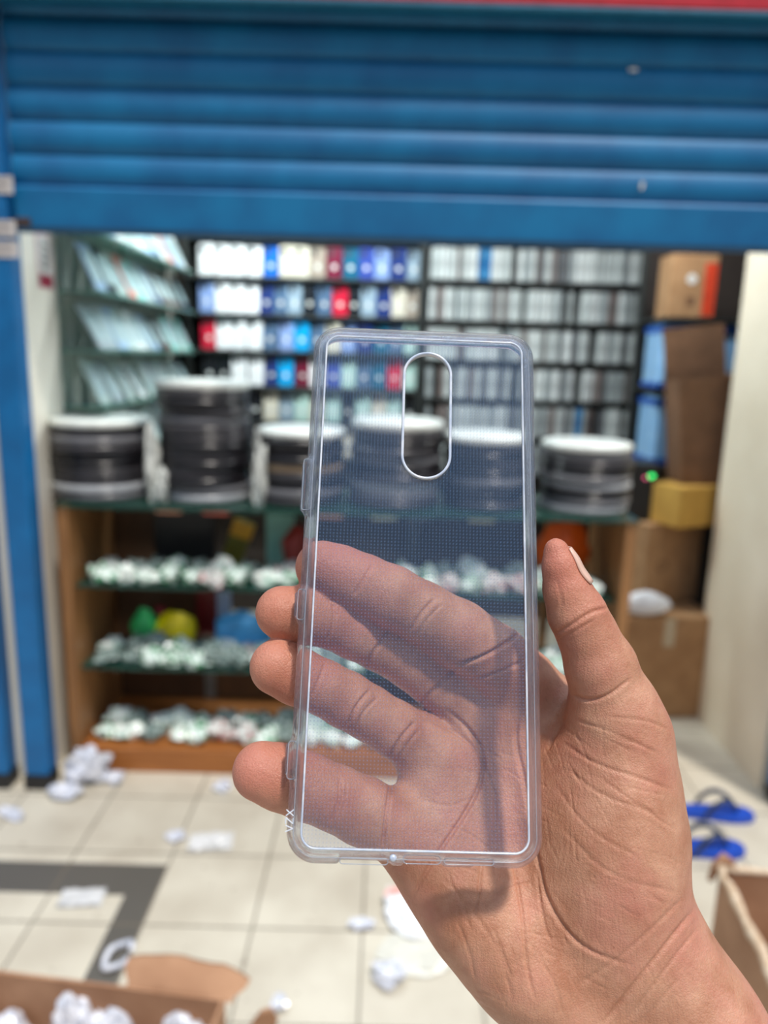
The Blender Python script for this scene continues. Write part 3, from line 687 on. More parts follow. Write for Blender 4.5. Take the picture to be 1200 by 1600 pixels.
q = MB(); q.tube([(-wb / 2 - .012, .225, .30), (-wb / 2 - .004, .222, .335), (-wb / 2 + .012, .222, .358), (-wb / 2 + .03, .212, .352)], [.006, .012, .014, .006], 9); q.build('torn_corner', M_cf, cb, smooth=True)
# ------------------------------------------------------------------ slippers
def slipper(loc, rz, label):
    r = empty('slipper', loc, label, 'slipper', 'blue rubber slippers on the floor', rz)
    out = []
    for a in np.linspace(0, 2 * math.pi, 33)[:-1]:
        x = .128 * math.cos(a); wd = .040 + .012 * (x / .128) - .006 * math.exp(-((x + .01) / .04) ** 2)
        out.append((x, wd * math.sin(a) * (abs(math.sin(a)) ** -.25 if abs(math.sin(a)) > .01 else 1)))
    q = MB(); q.prism(out, 0, .018, plane='XY'); sole = q.build('sole', mat('slipper_blue', srgb(8, 68, 175), .55), r)
    M_st = mat('slipper_strap', srgb(40, 52, 78), .4)
    for s in (-1, 1):
        pts = []
        for k in range(9):
            a = k / 8; pts.append((.075 - .115 * a, s * .040 * math.sin(a * math.pi / 2), .018 + .052 * math.sin(math.pi * min(1, a * .98 + .02)) ** .8))
        q = MB(); q.tube(pts, [.0055 + .003 * math.sin(math.pi * k / 8) for k in range(9)], 8); q.build('strap', M_st, sole, smooth=True)
    q = MB(); q.tube([(.075, 0, .018), (.075, 0, .03)], .005, 8); q.build('toe_post', M_st, sole)
slipper((1.075, 2.115, 0), -.05, 'blue slipper nearer the counter, the far one of the pair')
slipper((.965, 1.935, 0), .04, 'blue slipper nearer the camera, beside the bottom right carton')

# ------------------------------------------------------------------ litter
M_litter = bagmat('litter_white', srgb(214, 216, 224), srgb(190, 194, 206), .5, 30)
def litter(px, py, sx_, sy_, sz_, seed, label, amp=.35, rz=0, m=None):
    p = fl(px, py); me = bag_mesh('plastic_scrap', [m or M_litter], seed, sx_, sy_, sz_, amp, 3)
    o = bpy.data.objects.new('plastic_scrap', me); S.collection.objects.link(o); o.location = (p[0], p[1], 0); o.rotation_euler = (0, 0, rz)
    return tag(o, label, 'litter', 'plastic scraps on the floor')
litter(138, 1222, .068, .05, .062, 3, 'large crumpled white plastic bag on floor at left post')
litter(103, 1245, .05, .035, .02, 4, 'flat white plastic scrap just below the large crumpled bag')
litter(180, 1222, .028, .025, .02, 5, 'small white scrap touching right of the large crumpled bag')
litter(274, 1310, .028, .02, .012, 6, 'small white curl of plastic left of the flat clear packet', rz=.3)
litter(348, 1232, .030, .028, .012, 8, 'white scrap on floor below the counter plinth')
litter(565, 1448, .030, .018, .010, 9, 'thin white scrap left of the red and white bag')
litter(436, 1573, .018, .018, .012, 10, 'tiny white scrap at bottom right of the open carton')
litter(608, 1532, .035, .03, .02, 12, 'white crumpled scrap below the red and white bag')
litter(18, 1275, .05, .02, .012, 14, 'thin clear strip of plastic at far left edge of floor', rz=-.5)
litter(655, 1490, .10, .07, .006, 22, 'large thin clear film lying below the red and white bag', .2, m=bagmat('film_litter', srgb(214, 212, 200), srgb(205, 203, 192), .5, 30))
litter(640, 1435, .055, .085, .022, 17, 'red and white plastic bag on floor beside the hand', .25, rz=.5, m=bagmat('litter_red', srgb(236, 238, 240), srgb(236, 170, 160), .6, 12))
# ring-shaped strip on the dark tile
p = fl(185, 1497); q = MB(); q.tube([(.026 * math.cos(a), .040 * math.sin(a) + .012 * math.cos(a), .008 + .004 * math.sin(3 * a)) for a in np.linspace(0, 5.9, 26)], .0075, 7)
o = q.build('plastic_strip', M_litter, smooth=True, loc=(p[0], p[1], 0)); tag(o, 'looped white plastic strip on the dark floor tiles', 'litter', 'plastic scraps on the floor')
def packet(px, py, w_, d_, rz, label, m):
    p = fl(px, py); q = MB(); n = 9; vs = []; fs = []; rr = random.Random(px)
    hts = [[.004 + rr.uniform(0, .007) for _ in range(n)] for _ in range(n)]
    for i in range(n):
        for j in range(n): vs.append((w_ * (i / (n - 1) - .5), d_ * (j / (n - 1) - .5), hts[i][j]))
    for i in range(n):
        for j in range(n): vs.append((w_ * (i / (n - 1) - .5), d_ * (j / (n - 1) - .5), hts[i][j] * .1))
    for i in range(n - 1):
        for j in range(n - 1):
            a = i * n + j; fs += [(a, a + n, a + n + 1, a + 1), (a + n * n, a + n * n + 1, a + n * n + n + 1, a + n * n + n)]
    q.add(vs, fs); o = q.build('clear_packet', m, loc=(p[0], p[1], 0), fix=False); o.rotation_euler = (0, 0, rz)
    tag(o, label, 'packet', 'plastic scraps on the floor')
M_pk = mat('packet_film', srgb(205, 205, 203), .3, noise=srgb(214, 214, 214))
packet(330, 1317, .125, .075, .12, 'flat clear rectangular packet on floor left of the little finger', M_pk)
packet(128, 1405, .11, .06, .1, 'flat clear packet lying on the dark tile strip', mat('packet_film_b', srgb(205, 205, 205), .3))

# ------------------------------------------------------------------ the phone case
CW, CL = 0.0725, 0.164
Rc = np.array([[0.999, 0.030, 0.028], [-0.036, 0.972, 0.234], [-0.020, -0.235, 0.972]])
c_cam = np.array([0.011 * 1.0, -0.019, -0.224])
def orth(A): u, s, v = np.linalg.svd(A); return u @ v
Rc = orth(Rc)
Bc = np.stack([RT, UP, -FW], axis=1)                # camera axes in world
Rw = Bc @ Rc; Tw = CC + Bc @ c_cam
case = bpy.data.objects.new('phone_case', None); S.collection.objects.link(case); case.empty_display_size = .02
mm = Matrix.Identity(4)
for i in range(3):
    for j in range(3): mm[i][j] = Rw[i][j]
    mm[i][3] = Tw[i]
case.matrix_world = mm
tag(case, 'clear plastic phone case with pill-shaped camera hole held upright in the hand', 'phone case')
M_tpu = tpu('clear_tpu'); M_plate = film('clear_plate', (0.28, 0.54, 1.0), 0.040, dots=True, ior=1.3)
RC = 0.0085
def loop_pts(n_c=10, n_x=46, n_y=100):
    """outer rounded rectangle, ccw; returns point, outward normal, corner-ness"""
    out = []
    hw, hl = CW / 2, CL / 2
    segs = [((hw, -hl + RC), (hw, hl - RC), (1, 0), n_y), ((hw - RC, hl), (-hw + RC, hl), (0, 1), n_x), ((-hw, hl - RC), (-hw, -hl + RC), (-1, 0), n_y), ((-hw + RC, -hl), (hw - RC, -hl), (0, -1), n_x)]
    cs = [((hw - RC, hl - RC), 0), ((-hw + RC, hl - RC), 90), ((-hw + RC, -hl + RC), 180), ((hw - RC, -hl + RC), 270)]
    for (a, b, n, k), (c, a0) in zip(segs, cs):
        for i in range(k): t = i / k; out.append(((a[0] + (b[0] - a[0]) * t, a[1] + (b[1] - a[1]) * t), n))
        for i in range(n_c):
            th = math.radians(a0 + 90 * i / n_c); nn = (math.cos(th), math.sin(th)); out.append(((c[0] + RC * nn[0], c[1] + RC * nn[1]), nn))
    return out
IN = 0.0046
prof = [(-4.6, 0.05), (-4.35, -0.25), (-4.0, -0.30), (-3.6, -0.05), (-3.0, 0.05), (-2.0, 0.20), (-1.2, 0.55), (-.55, 1.15), (-.15, 2.0), (0, 3.0), (0, 5.0), (-.05, 7.2), (-.3, 8.5), (-.9, 9.1), (-1.6, 9.1), (-2.1, 8.6), (-2.0, 8.0),
        (-1.5, 7.0), (-1.45, 5.0), (-1.5, 3.4), (-1.9, 2.4), (-2.7, 1.6), (-3.6, 1.3), (-4.6, 1.15)]
def px_to_case(px, py):
    d = np.array([(px - 600) / FPX, -(py - 800) / FPX, -1.0]); n = Rc[:, 2]; s = n @ c_cam / (n @ d); return Rc.T @ (d * s - c_cam)
yv = [px_to_case(478, y)[1] for y in (712, 800, 917, 970)]; yp = [px_to_case(455, y)[1] for y in (1155, 1220)]
xb = [px_to_case(x, 1350)[0] for x in (528, 608, 632, 690, 740, 772)]
def sm(t): t = max(0, min(1, t)); return t * t * (3 - 2 * t)
def bumpf(v, a, b, e=.0012): lo, hi = min(a, b), max(a, b); return sm((v - lo) / e + .5) * sm((hi - v) / e + .5)
m = MB(); L = loop_pts(); n = len(prof); vs = []; fs = []
for (p, nn) in L:
    off = 0.0; cut = 0.0
    if nn == (-1, 0): off = .0009 * (bumpf(p[1], yv[1], yv[0]) + bumpf(p[1], yv[3], yv[2]) + bumpf(p[1], yp[1], yp[0]))
    if nn == (0, -1): off = -.0011 * bumpf(p[0], xb[0], xb[1]) - .0013 * bumpf(p[0], xb[2], xb[3]) - .0005 * bumpf(p[0], xb[4], xb[5]); cut = bumpf(p[0], xb[2], xb[3])
    for (o_, z_) in prof:
        wgt = sm((o_ + 3.6) / 2.0)
        d_ = o_ / 1000 + off * wgt
        inn = -d_
        # inner offsets follow a tighter corner
        cx = p[0] - nn[0] * inn; cy = p[1] - nn[1] * inn
        zz = z_ if cut == 0 else z_ * (1 - cut * .45 * sm((z_ - 1.3) / 3))
        vs.append((cx, cy, -zz / 1000))
k = len(L)
for i in range(k):
    for j in range(n): a, b = i * n + j, ((i + 1) % k) * n + j; c, d = ((i + 1) % k) * n + (j + 1) % n, i * n + (j + 1) % n; fs.append((a, b, c, d))
m.add(vs, fs); FRM = m.build('bumper_frame', M_tpu, case, smooth=True)
# back plate with pill hole
hp = px_to_case(667, 648); pw = (px_to_case(704, 648)[0] - px_to_case(630, 648)[0]); ph = px_to_case(667, 551)[1] - px_to_case(667, 746)[1]
import bmesh as _b
def plate():
    inner = [(p[0] - nn[0] * IN, p[1] - nn[1] * IN) for (p, nn) in L]
    hole = rrect(pw, ph, pw / 2 * .995, 16, hp[0], hp[1])
    bm = _b.new()
    def ringz(pts, z): return [bm.verts.new((x, y, z)) for x, y in pts]
    for z in (-.00005, -.00115):
        a = ringz(inner, z); h = ringz(hole, z)
        ea = [bm.edges.new((a[i], a[(i + 1) % len(a)])) for i in range(len(a))]; eh = [bm.edges.new((h[i], h[(i + 1) % len(h)])) for i in range(len(h))]
        _b.ops.triangle_fill(bm, edges=ea + eh, use_beauty=True)
    _b.ops.recalc_face_normals(bm, faces=bm.faces)
    for f in bm.faces:
        want = 1 if f.calc_center_median().z > -.0006 else -1
        if f.normal.z * want < 0: f.normal_flip()
    me = bpy.data.meshes.new('back_plate'); bm.to_mesh(me); bm.free(); me.materials.append(M_plate)
    o = bpy.data.objects.new('back_plate', me); S.collection.objects.link(o); o.parent = case; return o
PL = plate()
M_edge_glint = mat('milky_edge_and_glint', srgb(240, 244, 252), .15, noise=srgb(200, 212, 232), scale=200, trans=.12, spec=1.0)  # milky white, puts bright highlight lines into the case edges as colour
M_edge_glint2 = mat('pale_edge_and_glint', srgb(225, 232, 245), .12, noise=srgb(205, 215, 232), scale=200, trans=.55, spec=1.0)
for (LO, LR, LZ, LN) in ((-.0044, .0003, .0002, 'inner_glint'), (-.0021, .00011, -.0001, 'outer_glint')):  # added pale tubes imitating the caustic and sunlit streaks along the rim
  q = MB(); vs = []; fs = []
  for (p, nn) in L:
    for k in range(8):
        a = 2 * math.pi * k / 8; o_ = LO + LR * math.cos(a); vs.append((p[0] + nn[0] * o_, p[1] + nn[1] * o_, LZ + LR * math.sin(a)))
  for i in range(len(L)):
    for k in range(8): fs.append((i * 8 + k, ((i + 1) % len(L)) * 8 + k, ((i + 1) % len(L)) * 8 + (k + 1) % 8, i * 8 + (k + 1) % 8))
  q.add(vs, fs); q.build(LN, M_edge_glint if LN == 'inner_glint' else M_edge_glint2, PL if LN == 'inner_glint' else FRM, smooth=True)
# raised ring around the camera hole
q = MB(); vs = []; fs = []; ring = [(-.00045, .0001), (-.0004, .00045), (0, .0006), (.00035, .0004), (.0004, 0), (.0004, -.0012), (-.0002, -.0013), (-.00045, -.0012)]
hc = rrect(pw, ph, pw / 2 * .995, 20, hp[0], hp[1]); K = len(hc)
for i, (x, y) in enumerate(hc):
    (xa, ya), (xb_, yb_) = hc[i - 1], hc[(i + 1) % K]; tx, ty = xb_ - xa, yb_ - ya; l_ = math.hypot(tx, ty) or 1; nx_, ny_ = ty / l_, -tx / l_
    for (o_, z_) in ring: vs.append((x + nx_ * o_, y + ny_ * o_, z_))
nr = len(ring)
for i in range(K):
    for j in range(nr): fs.append((i * nr + j, ((i + 1) % K) * nr + j, ((i + 1) % K) * nr + (j + 1) % nr, i * nr + (j + 1) % nr))
q.add(vs, fs); q.build('camera_ring', M_edge_glint, PL, smooth=True)
# button covers on the left wall
for (a, b) in ((yv[0], yv[1]), (yv[2], yv[3]), (yp[0], yp[1])):
    lo, hi = min(a, b), max(a, b); q = MB(); q.box((-CW / 2 - .0016, lo + .0012, -.0062), (-CW / 2 - .0004, hi - .0012, -.0030), bev=.0005)
    q.build('button_cover', M_tpu, FRM, smooth=False)
q = MB(); q.lathe([(.0001, .0008), (.0007, .0008), (.0010, .0004), (.0010, -.0004), (.0001, -.0006)], (px_to_case(614, 1343)[0], px_to_case(614, 1343)[1] + .0004, -.0004), 16); q.build('moulding_stud', M_edge_glint, FRM, smooth=True)
def outline(name, xa, ya, xb2, yb2, rr_, z):
    a = px_to_case(xa, ya); b = px_to_case(xb2, yb2); cx, cy = (a[0] + b[0]) / 2, (a[1] + b[1]) / 2; W_, H_ = abs(b[0] - a[0]), abs(a[1] - b[1])
    pts = [(x, y, z) for x, y in rrect(W_, H_, min(rr_, W_ * .48, H_ * .48), 6, cx, cy)]; pts.append(pts[0])
    q = MB(); q.tube(pts, .00013, 6, cap=False); q.build(name, M_edge_glint2, FRM, smooth=True)
outline('port_edge', 531, 1340, 606, 1352, .001, -.0004); outline('port_edge', 630, 1336, 689, 1351, .0013, -.0002); outline('port_edge', 694, 1341, 772, 1353, .001, -.0004)
outline('button_edge', 475, 716, 484, 796, .0008, -.0006); outline('button_edge', 466, 920, 475, 968, .0008, -.0006); outline('button_edge', 451, 1158, 461, 1218, .0008, -.0006)
# raised lettering VZX running up the left rim
def letters(parent):
    strokes = {'V': [((0, 1), (.4, 0)), ((.4, 0), (.8, 1))], 'Z': [((0, 1), (.75, 1)), ((.75, 1), (0, 0)), ((0, 0), (.75, 0))], 'X': [((0, 0), (.75, 1)), ((0, 1), (.75, 0))]}
    p0 = px_to_case(452, 1300); H_ = .0021; x = 0; mw_ = mat('letter_white', srgb(225, 230, 240), .4)
    for ch in 'VZX':
        q = MB()
        for (a, b) in strokes[ch]:
            def T(pt): u = x + pt[0] * H_; v = pt[1] * H_; return (p0[0] + .0009 - v, p0[1] + u, -.00025)
            q.tube([T(a), T(b)], .00017, 6)
        q.build('letter', mw_, parent); x += H_ * 1.0
letters(FRM)

# ------------------------------------------------------------------ the hand (one continuous mesh grown from a distance field)
def C3(px, py, d): return np.array([(px - 600) / FPX * d, -(py - 800) / FPX * d, -d])          # d in mm
h = 1.0
lo = np.array([-58., -330., -292.]); hi = np.array([185., 8., -188.])
NX, NY, NZ = (np.ceil((hi - lo) / h)).astype(int) + 1
gx = (lo[0] + h * np.arange(NX)).astype(np.float32); gy = (lo[1] + h * np.arange(NY)).astype(np.float32); gz = (lo[2] + h * np.arange(NZ)).astype(np.float32)
def local(pts, rs, pad):
    a = np.min([p - r_ for p, r_ in zip(pts, rs)], axis=0) - pad; b = np.max([p + r_ for p, r_ in zip(pts, rs)], axis=0) + pad
    i0 = np.maximum(0, np.floor((a - lo) / h)).astype(int); i1 = np.minimum([NX, NY, NZ], np.ceil((b - lo) / h).astype(int) + 1)
    return tuple(slice(int(x), int(y)) for x, y in zip(i0, i1))
def cone(sl, a, b, ra, rb, flat=None):
    X = gx[sl[0]][:, None, None]; Y = gy[sl[1]][None, :, None]; Z = gz[sl[2]][None, None, :]
    ab = b - a; L2 = float(ab @ ab) + 1e-6
    t = np.clip(((X - a[0]) * ab[0] + (Y - a[1]) * ab[1] + (Z - a[2]) * ab[2]) / L2, 0, 1)
    return np.sqrt((X - a[0] - t * ab[0]) ** 2 + (Y - a[1] - t * ab[1]) ** 2 + (Z - a[2] - t * ab[2]) ** 2) - (ra + (rb - ra) * t)
def smin(a, b, k): hh = np.maximum(k - np.abs(a - b), 0) / k; return np.minimum(a, b) - hh * hh * k * .25
BIG = np.float32(30)
def chain(nodes, k, F=None):
    """nodes: (px,py,depth_mm,r_px)"""
    F = np.full((NX, NY, NZ), BIG, np.float32) if F is None else F
    P = [C3(*n_[:3]) for n_ in nodes]; Rr = [n_[3] * n_[2] / FPX for n_ in nodes]
    for i in range(len(P) - 1):
        sl_ = local(P[i:i + 2], Rr[i:i + 2], k + 12); F[sl_] = smin(F[sl_], cone(sl_, P[i], P[i + 1], Rr[i], Rr[i + 1]).astype(np.float32), k)
    return F
def box_of(nodes, pad=26):
    P = [C3(*n_[:3]) for n_ in nodes]; Rr = [n_[3] * n_[2] / FPX for n_ in nodes]; return local(P, Rr, pad)
index = [(503, 886, 240, 42), (530, 897, 241, 45), (567, 912, 241, 46), (610, 932, 242, 49), (660, 957, 244, 48), (715, 990, 247, 53), (775, 1030, 251, 53), (815, 1070, 257, 50)]
middle = [(441, 957, 236, 42), (475, 961, 238, 44), (515, 969, 242, 43), (555, 986, 246, 44), (592, 1004, 250, 43), (645, 1032, 254, 45), (700, 1074, 257, 48), (765, 1140, 259, 48)]
ring = [(434, 1042, 233, 44), (465, 1057, 234.5, 44), (505, 1074, 237, 42), (540, 1093, 240, 43.5), (575, 1113, 243, 42), (615, 1138, 246, 43), (655, 1162, 250, 47), (720, 1220, 255, 48)]
pinky = [(409, 1205, 225, 46), (440, 1214, 226.5, 50), (480, 1229, 229, 50), (525, 1247, 231.5, 49), (565, 1266, 234, 51), (610, 1288, 238, 52), (665, 1325, 243, 54)]
thumb = [(869, 860, 227, 20), (875, 885, 227, 28), (886, 922, 228, 37), (901, 958, 229, 45), (917, 990, 230, 46), (938, 1040, 231, 55), (957, 1096, 233, 61), (968, 1137, 235, 61)]
palm_k = 12
F = None
palm_chains = [
    [(815, 1070, 257, 50), (850, 1200, 256, 58), (900, 1350, 249, 66), (950, 1480, 242, 70)],          # index ray
    [(765, 1140, 259, 50), (800, 1250, 255, 58), (850, 1380, 249, 66), (910, 1510, 242, 74)],         # middle ray
    [(720, 1220, 255, 52), (745, 1300, 250, 60), (800, 1415, 243, 68), (885, 1530, 239, 72)],         # ring ray
    [(665, 1325, 243, 54), (692, 1362, 241, 56), (752, 1430, 237, 68), (822, 1505, 234, 75), (905, 1590, 232, 78)],   # little ray / hypothenar
    [(672, 1190, 249, 44), (668, 1290, 244, 46)],                                                        # web between ring and little finger
    [(968, 1137, 235, 61), (957, 1190, 236, 73), (950, 1280, 236, 95), (953, 1370, 237, 103), (965, 1450, 238, 96)],     # thenar
    [(978, 1170, 240, 50), (985, 1280, 243, 66)],
    [(790, 1070, 262, 44), (880, 1130, 262, 48), (960, 1200, 250, 60)],                                  # web between thumb and index
    [(962, 1450, 238, 96), (1012, 1500, 236, 88), (1082, 1600, 232, 94), (1200, 1790, 226, 112), (1330, 2000, 218, 125), (1500, 2280, 205, 140)],          # forearm, radial side
    [(925, 1580, 236, 80), (1010, 1690, 234, 94), (1100, 1860, 228, 110), (1200, 2060, 220, 125), (1350, 2300, 208, 140)],                             # forearm, ulnar side
]
Pm = None
for ch in palm_chains: Pm = chain(ch, palm_k, Pm)
# hollow of the palm
for (px, py, d, rr_) in ((770, 1190, 196, 34.0),):
    c = C3(px, py, d); sl_ = local([c], [rr_], 22); dd = cone(sl_, c, c + np.array([4, -8, 0.]), rr_, rr_).astype(np.float32); Pm[sl_] = -smin(-Pm[sl_], dd, 12)
Ft = Pm.copy()
for nodes, kk in ((index, 5), (middle, 5), (ring, 5), (pinky, 6), (thumb, 9)):
    f_ = chain(nodes, 1.6)
    sl_ = box_of(nodes)
    u = smin(Pm[sl_], f_[sl_], kk); Ft[sl_] = smin(Ft[sl_], u, .8)
del Pm, f_
def surface_nets(D):
    sg = D < 0
    A = np.zeros(np.array(D.shape) - 1, np.uint8)
    for dx in (0, 1):
        for dy in (0, 1):
            for dz in (0, 1): A += sg[dx:D.shape[0] - 1 + dx, dy:D.shape[1] - 1 + dy, dz:D.shape[2] - 1 + dz]
    act = (A > 0) & (A < 8); idx = np.argwhere(act); vid = -np.ones(act.shape, np.int64); vid[act] = np.arange(len(idx))
    cs = np.array([(a, b, c) for a in (0, 1) for b in (0, 1) for c in (0, 1)])
    vals = np.stack([D[idx[:, 0] + c[0], idx[:, 1] + c[1], idx[:, 2] + c[2]] for c in cs], 1)
    acc = np.zeros((len(idx), 3)); cn = np.zeros(len(idx))
    for i in range(8):
        for j in range(i + 1, 8):
            if np.abs(cs[i] - cs[j]).sum() != 1: continue
            a, b = vals[:, i], vals[:, j]; x = (a < 0) != (b < 0); t = np.where(x, a / np.where(x, a - b, 1), 0)
            acc += x[:, None] * (cs[i] + t[:, None] * (cs[j] - cs[i])); cn += x
    V = idx + acc / cn[:, None]
    Q = []
    for ax in range(3):
        s0 = [slice(None)] * 3; s1 = [slice(None)] * 3; s0[ax] = slice(0, -1); s1[ax] = slice(1, None)
        a, b = sg[tuple(s0)], sg[tuple(s1)]; e = np.argwhere(a != b); o1, o2 = (ax + 1) % 3, (ax + 2) % 3
        ok = (e[:, o1] > 0) & (e[:, o2] > 0) & (e[:, o1] < act.shape[o1]) & (e[:, o2] < act.shape[o2]); e = e[ok]
        ins = a[tuple(e.T)]
        def g(d1, d2): q = e.copy(); q[:, o1] -= d1; q[:, o2] -= d2; return vid[tuple(q.T)]
        q = np.stack([g(1, 1), g(0, 1), g(0, 0), g(1, 0)], 1); q[~ins] = q[~ins][:, ::-1]; Q.append(q)
    return V, np.concatenate(Q)
# cap the field at the grid border so the forearm closes
for ax in range(3):
    for e_ in (0, -1):
        s_ = [slice(None)] * 3; s_[ax] = e_; Ft[tuple(s_)] = np.maximum(Ft[tuple(s_)], .5)
V, Q = surface_nets(Ft); V = lo + V * h
# relax once
def relax(V, Q, it=2, lam=.5):
    for _ in range(it):
        s_ = np.zeros_like(V); c_ = np.zeros(len(V))
        for a in range(4):
            for b in ((a + 1) % 4, (a + 3) % 4):
                np.add.at(s_, Q[:, a], V[Q[:, b]]); np.add.at(c_, Q[:, a], 1)
        V = V + lam * (s_ / np.maximum(c_, 1)[:, None] - V)
    return V
V = relax(V, Q, 3)
me = bpy.data.meshes.new('person_tmp'); me.from_pydata(V.tolist(), [], Q.tolist()); me.update()
o = bpy.data.objects.new('tmp', me); S.collection.objects.link(o)
md = o.modifiers.new('s', 'SUBSURF'); md.levels = 1; md.render_levels = 1
dg = bpy.context.evaluated_depsgraph_get(); ev = o.evaluated_get(dg); me2 = bpy.data.meshes.new_from_object(ev); bpy.data.objects.remove(o)
nv = len(me2.vertices); V = np.empty(nv * 3); me2.vertices.foreach_get('co', V); V = V.reshape(-1, 3)
N = np.empty(nv * 3); me2.vertices.foreach_get('normal', N); N = N.reshape(-1, 3)
vd = -V / np.linalg.norm(V, axis=1)[:, None]; facing = np.clip((N * vd).sum(1) * 3, 0, 1)
px = 600 + FPX * V[:, 0] / -V[:, 2]; py = 800 - FPX * V[:, 1] / -V[:, 2]
# hand creases: polyline in picture space, depth mm, half width px
CR = [
    ([(553, 930), (567, 908), (583, 880)], .55, 4), ([(640, 988), (656, 960), (680, 935)], .8, 4.5), ([(652, 992), (668, 966), (690, 945)], .5, 3.5),
    ([(704, 1042), (755, 1026), (790, 1006), (818, 984)], 1.5, 5), ([(730, 1064), (775, 1053), (820, 1032)], .8, 5), ([(560, 890), (620, 905)], .0, 4),
    ([(510, 1003), (523, 970), (520, 940)], .6, 4), ([(570, 1042), (588, 1012), (608, 985)], .8, 5), ([(650, 1108), (685, 1070), (712, 1045)], 1.0, 6),
    ([(486, 1090), (503, 1052), (508, 1035)], .5, 4), ([(543, 1135), (555, 1105), (578, 1078)], 1.1, 4.5), ([(556, 1140), (567, 1112), (590, 1090)], .6, 3.5), ([(603, 1190), (623, 1157), (648, 1128)], 1.1, 5), ([(612, 1200), (635, 1165), (655, 1140)], .5, 4),
    ([(516, 1285), (531, 1252), (531, 1216)], 1.0, 4.5), ([(524, 1288), (540, 1255), (541, 1225)], .4, 3), ([(613, 1212), (607, 1250), (598, 1325)], 1.4, 5), ([(455, 1262), (465, 1230), (462, 1195)], .25, 4),
    ([(640, 1408), (673, 1350), (690, 1325), (725, 1275), (752, 1225), (757, 1180), (735, 1140), (700, 1110)], 1.4, 5.5),
    ([(828, 1072), (808, 1125), (805, 1160), (820, 1220), (830, 1290), (842, 1350), (852, 1400), (880, 1450), (920, 1487), (985, 1508)], 1.0, 6),
    ([(660, 1120), (735, 1155), (765, 1215), (776, 1255), (768, 1325)], .7, 5),
    ([(753, 1345), (749, 1390), (742, 1430)], .8, 4), ([(803, 1350), (817, 1430), (822, 1508), (835, 1560)], .9, 4), ([(838, 1358), (849, 1442), (862, 1472)], .7, 4), ([(715, 1440), (735, 1490), (742, 1530)], .4, 4), ([(770, 1450), (790, 1500), (800, 1530)], .5, 4), ([(845, 1500), (870, 1540), (880, 1590)], .4, 4), ([(700, 1365), (712, 1395)], .4, 3.5),
    ([(775, 1400), (800, 1385), (830, 1378)], .35, 4), ([(700, 1290), (730, 1300), (770, 1330)], .3, 4), ([(665, 1250), (700, 1262), (740, 1245)], .25, 4),
    ([(866, 990), (895, 975), (925, 955), (950, 950)], .7, 5), ([(872, 1000), (900, 985), (930, 968)], .35, 4), ([(893, 1085), (920, 1096), (955, 1085), (985, 1060)], .8, 5), ([(885, 1118), (868, 1145), (855, 1172)], 1.0, 5),
    ([(900, 1125), (960, 1145), (1030, 1178)], .35, 4), ([(880, 1160), (930, 1195), (1000, 1215), (1050, 1235)], .4, 5), ([(885, 1200), (940, 1245), (1040, 1275)], .3, 5), ([(950, 1120), (1010, 1125), (1045, 1140)], .3, 4),
    ([(870, 1230), (920, 1300), (1000, 1340)], .25, 5), ([(875, 1290), (950, 1370), (1060, 1395)], .25, 6), ([(930, 1210), (1000, 1260), (1060, 1300)], .25, 4),
    ([(943, 1600), (985, 1545), (1030, 1490), (1085, 1420)], .8, 6), ([(975, 1600), (1010, 1555), (1050, 1500), (1090, 1450)], .4, 5), ([(900, 1540), (950, 1510), (1010, 1460), (1070, 1400)], .35, 6), ([(1000, 1600), (1060, 1530)], .3, 5),
    ([(735, 1420), (780, 1480), (800, 1560)], .35, 6), ([(690, 1370), (720, 1400), (735, 1450)], .35, 5), ([(870, 905), (880, 950)], .2, 5)]
rr = random.Random(4)
for _ in range(120):       # light random palm lines on thenar and heel
    x, y = rr.uniform(700, 1040), rr.uniform(1130, 1560); a = rr.choice((rr.gauss(.45, .2), rr.gauss(1.3, .2))); l_ = rr.uniform(25, 60)
    CR.append(([(x, y), (x + l_ * math.cos(a), y + l_ * math.sin(a) + rr.uniform(-5, 5))], rr.uniform(.08, .24), rr.uniform(2, 3.2)))
disp = np.zeros(nv)
for pts, dep, wd in CR:
    if dep <= 0: continue
    P = np.array(pts, float)
    # smooth polyline
    for _ in range(2):
        q = [P[0]]
        for i in range(len(P) - 1): q += [P[i] * .75 + P[i + 1] * .25, P[i] * .25 + P[i + 1] * .75]
        q.append(P[-1]); P = np.array(q)
    bb = (px > P[:, 0].min() - 25) & (px < P[:, 0].max() + 25) & (py > P[:, 1].min() - 25) & (py < P[:, 1].max() + 25)
    ii = np.where(bb)[0]; best = np.full(len(ii), 1e9); tb = np.zeros(len(ii)); n_ = len(P) - 1
    for i in range(n_):
        a, b = P[i], P[i + 1]; ab = b - a; t = np.clip(((px[ii] - a[0]) * ab[0] + (py[ii] - a[1]) * ab[1]) / (ab @ ab + 1e-9), 0, 1)
        d_ = np.hypot(px[ii] - a[0] - t * ab[0], py[ii] - a[1] - t * ab[1]); u = d_ < best; best[u] = d_[u]; tb[u] = ((i + t) / n_)[u]
    endf = np.clip(np.minimum(tb, 1 - tb) * 5, .15, 1)
    disp[ii] -= facing[ii] * endf * dep * (np.exp(-(best / (wd * .6)) ** 2) - .28 * np.exp(-(best / (wd * 2.2)) ** 2))
V = V + N * disp[:, None]
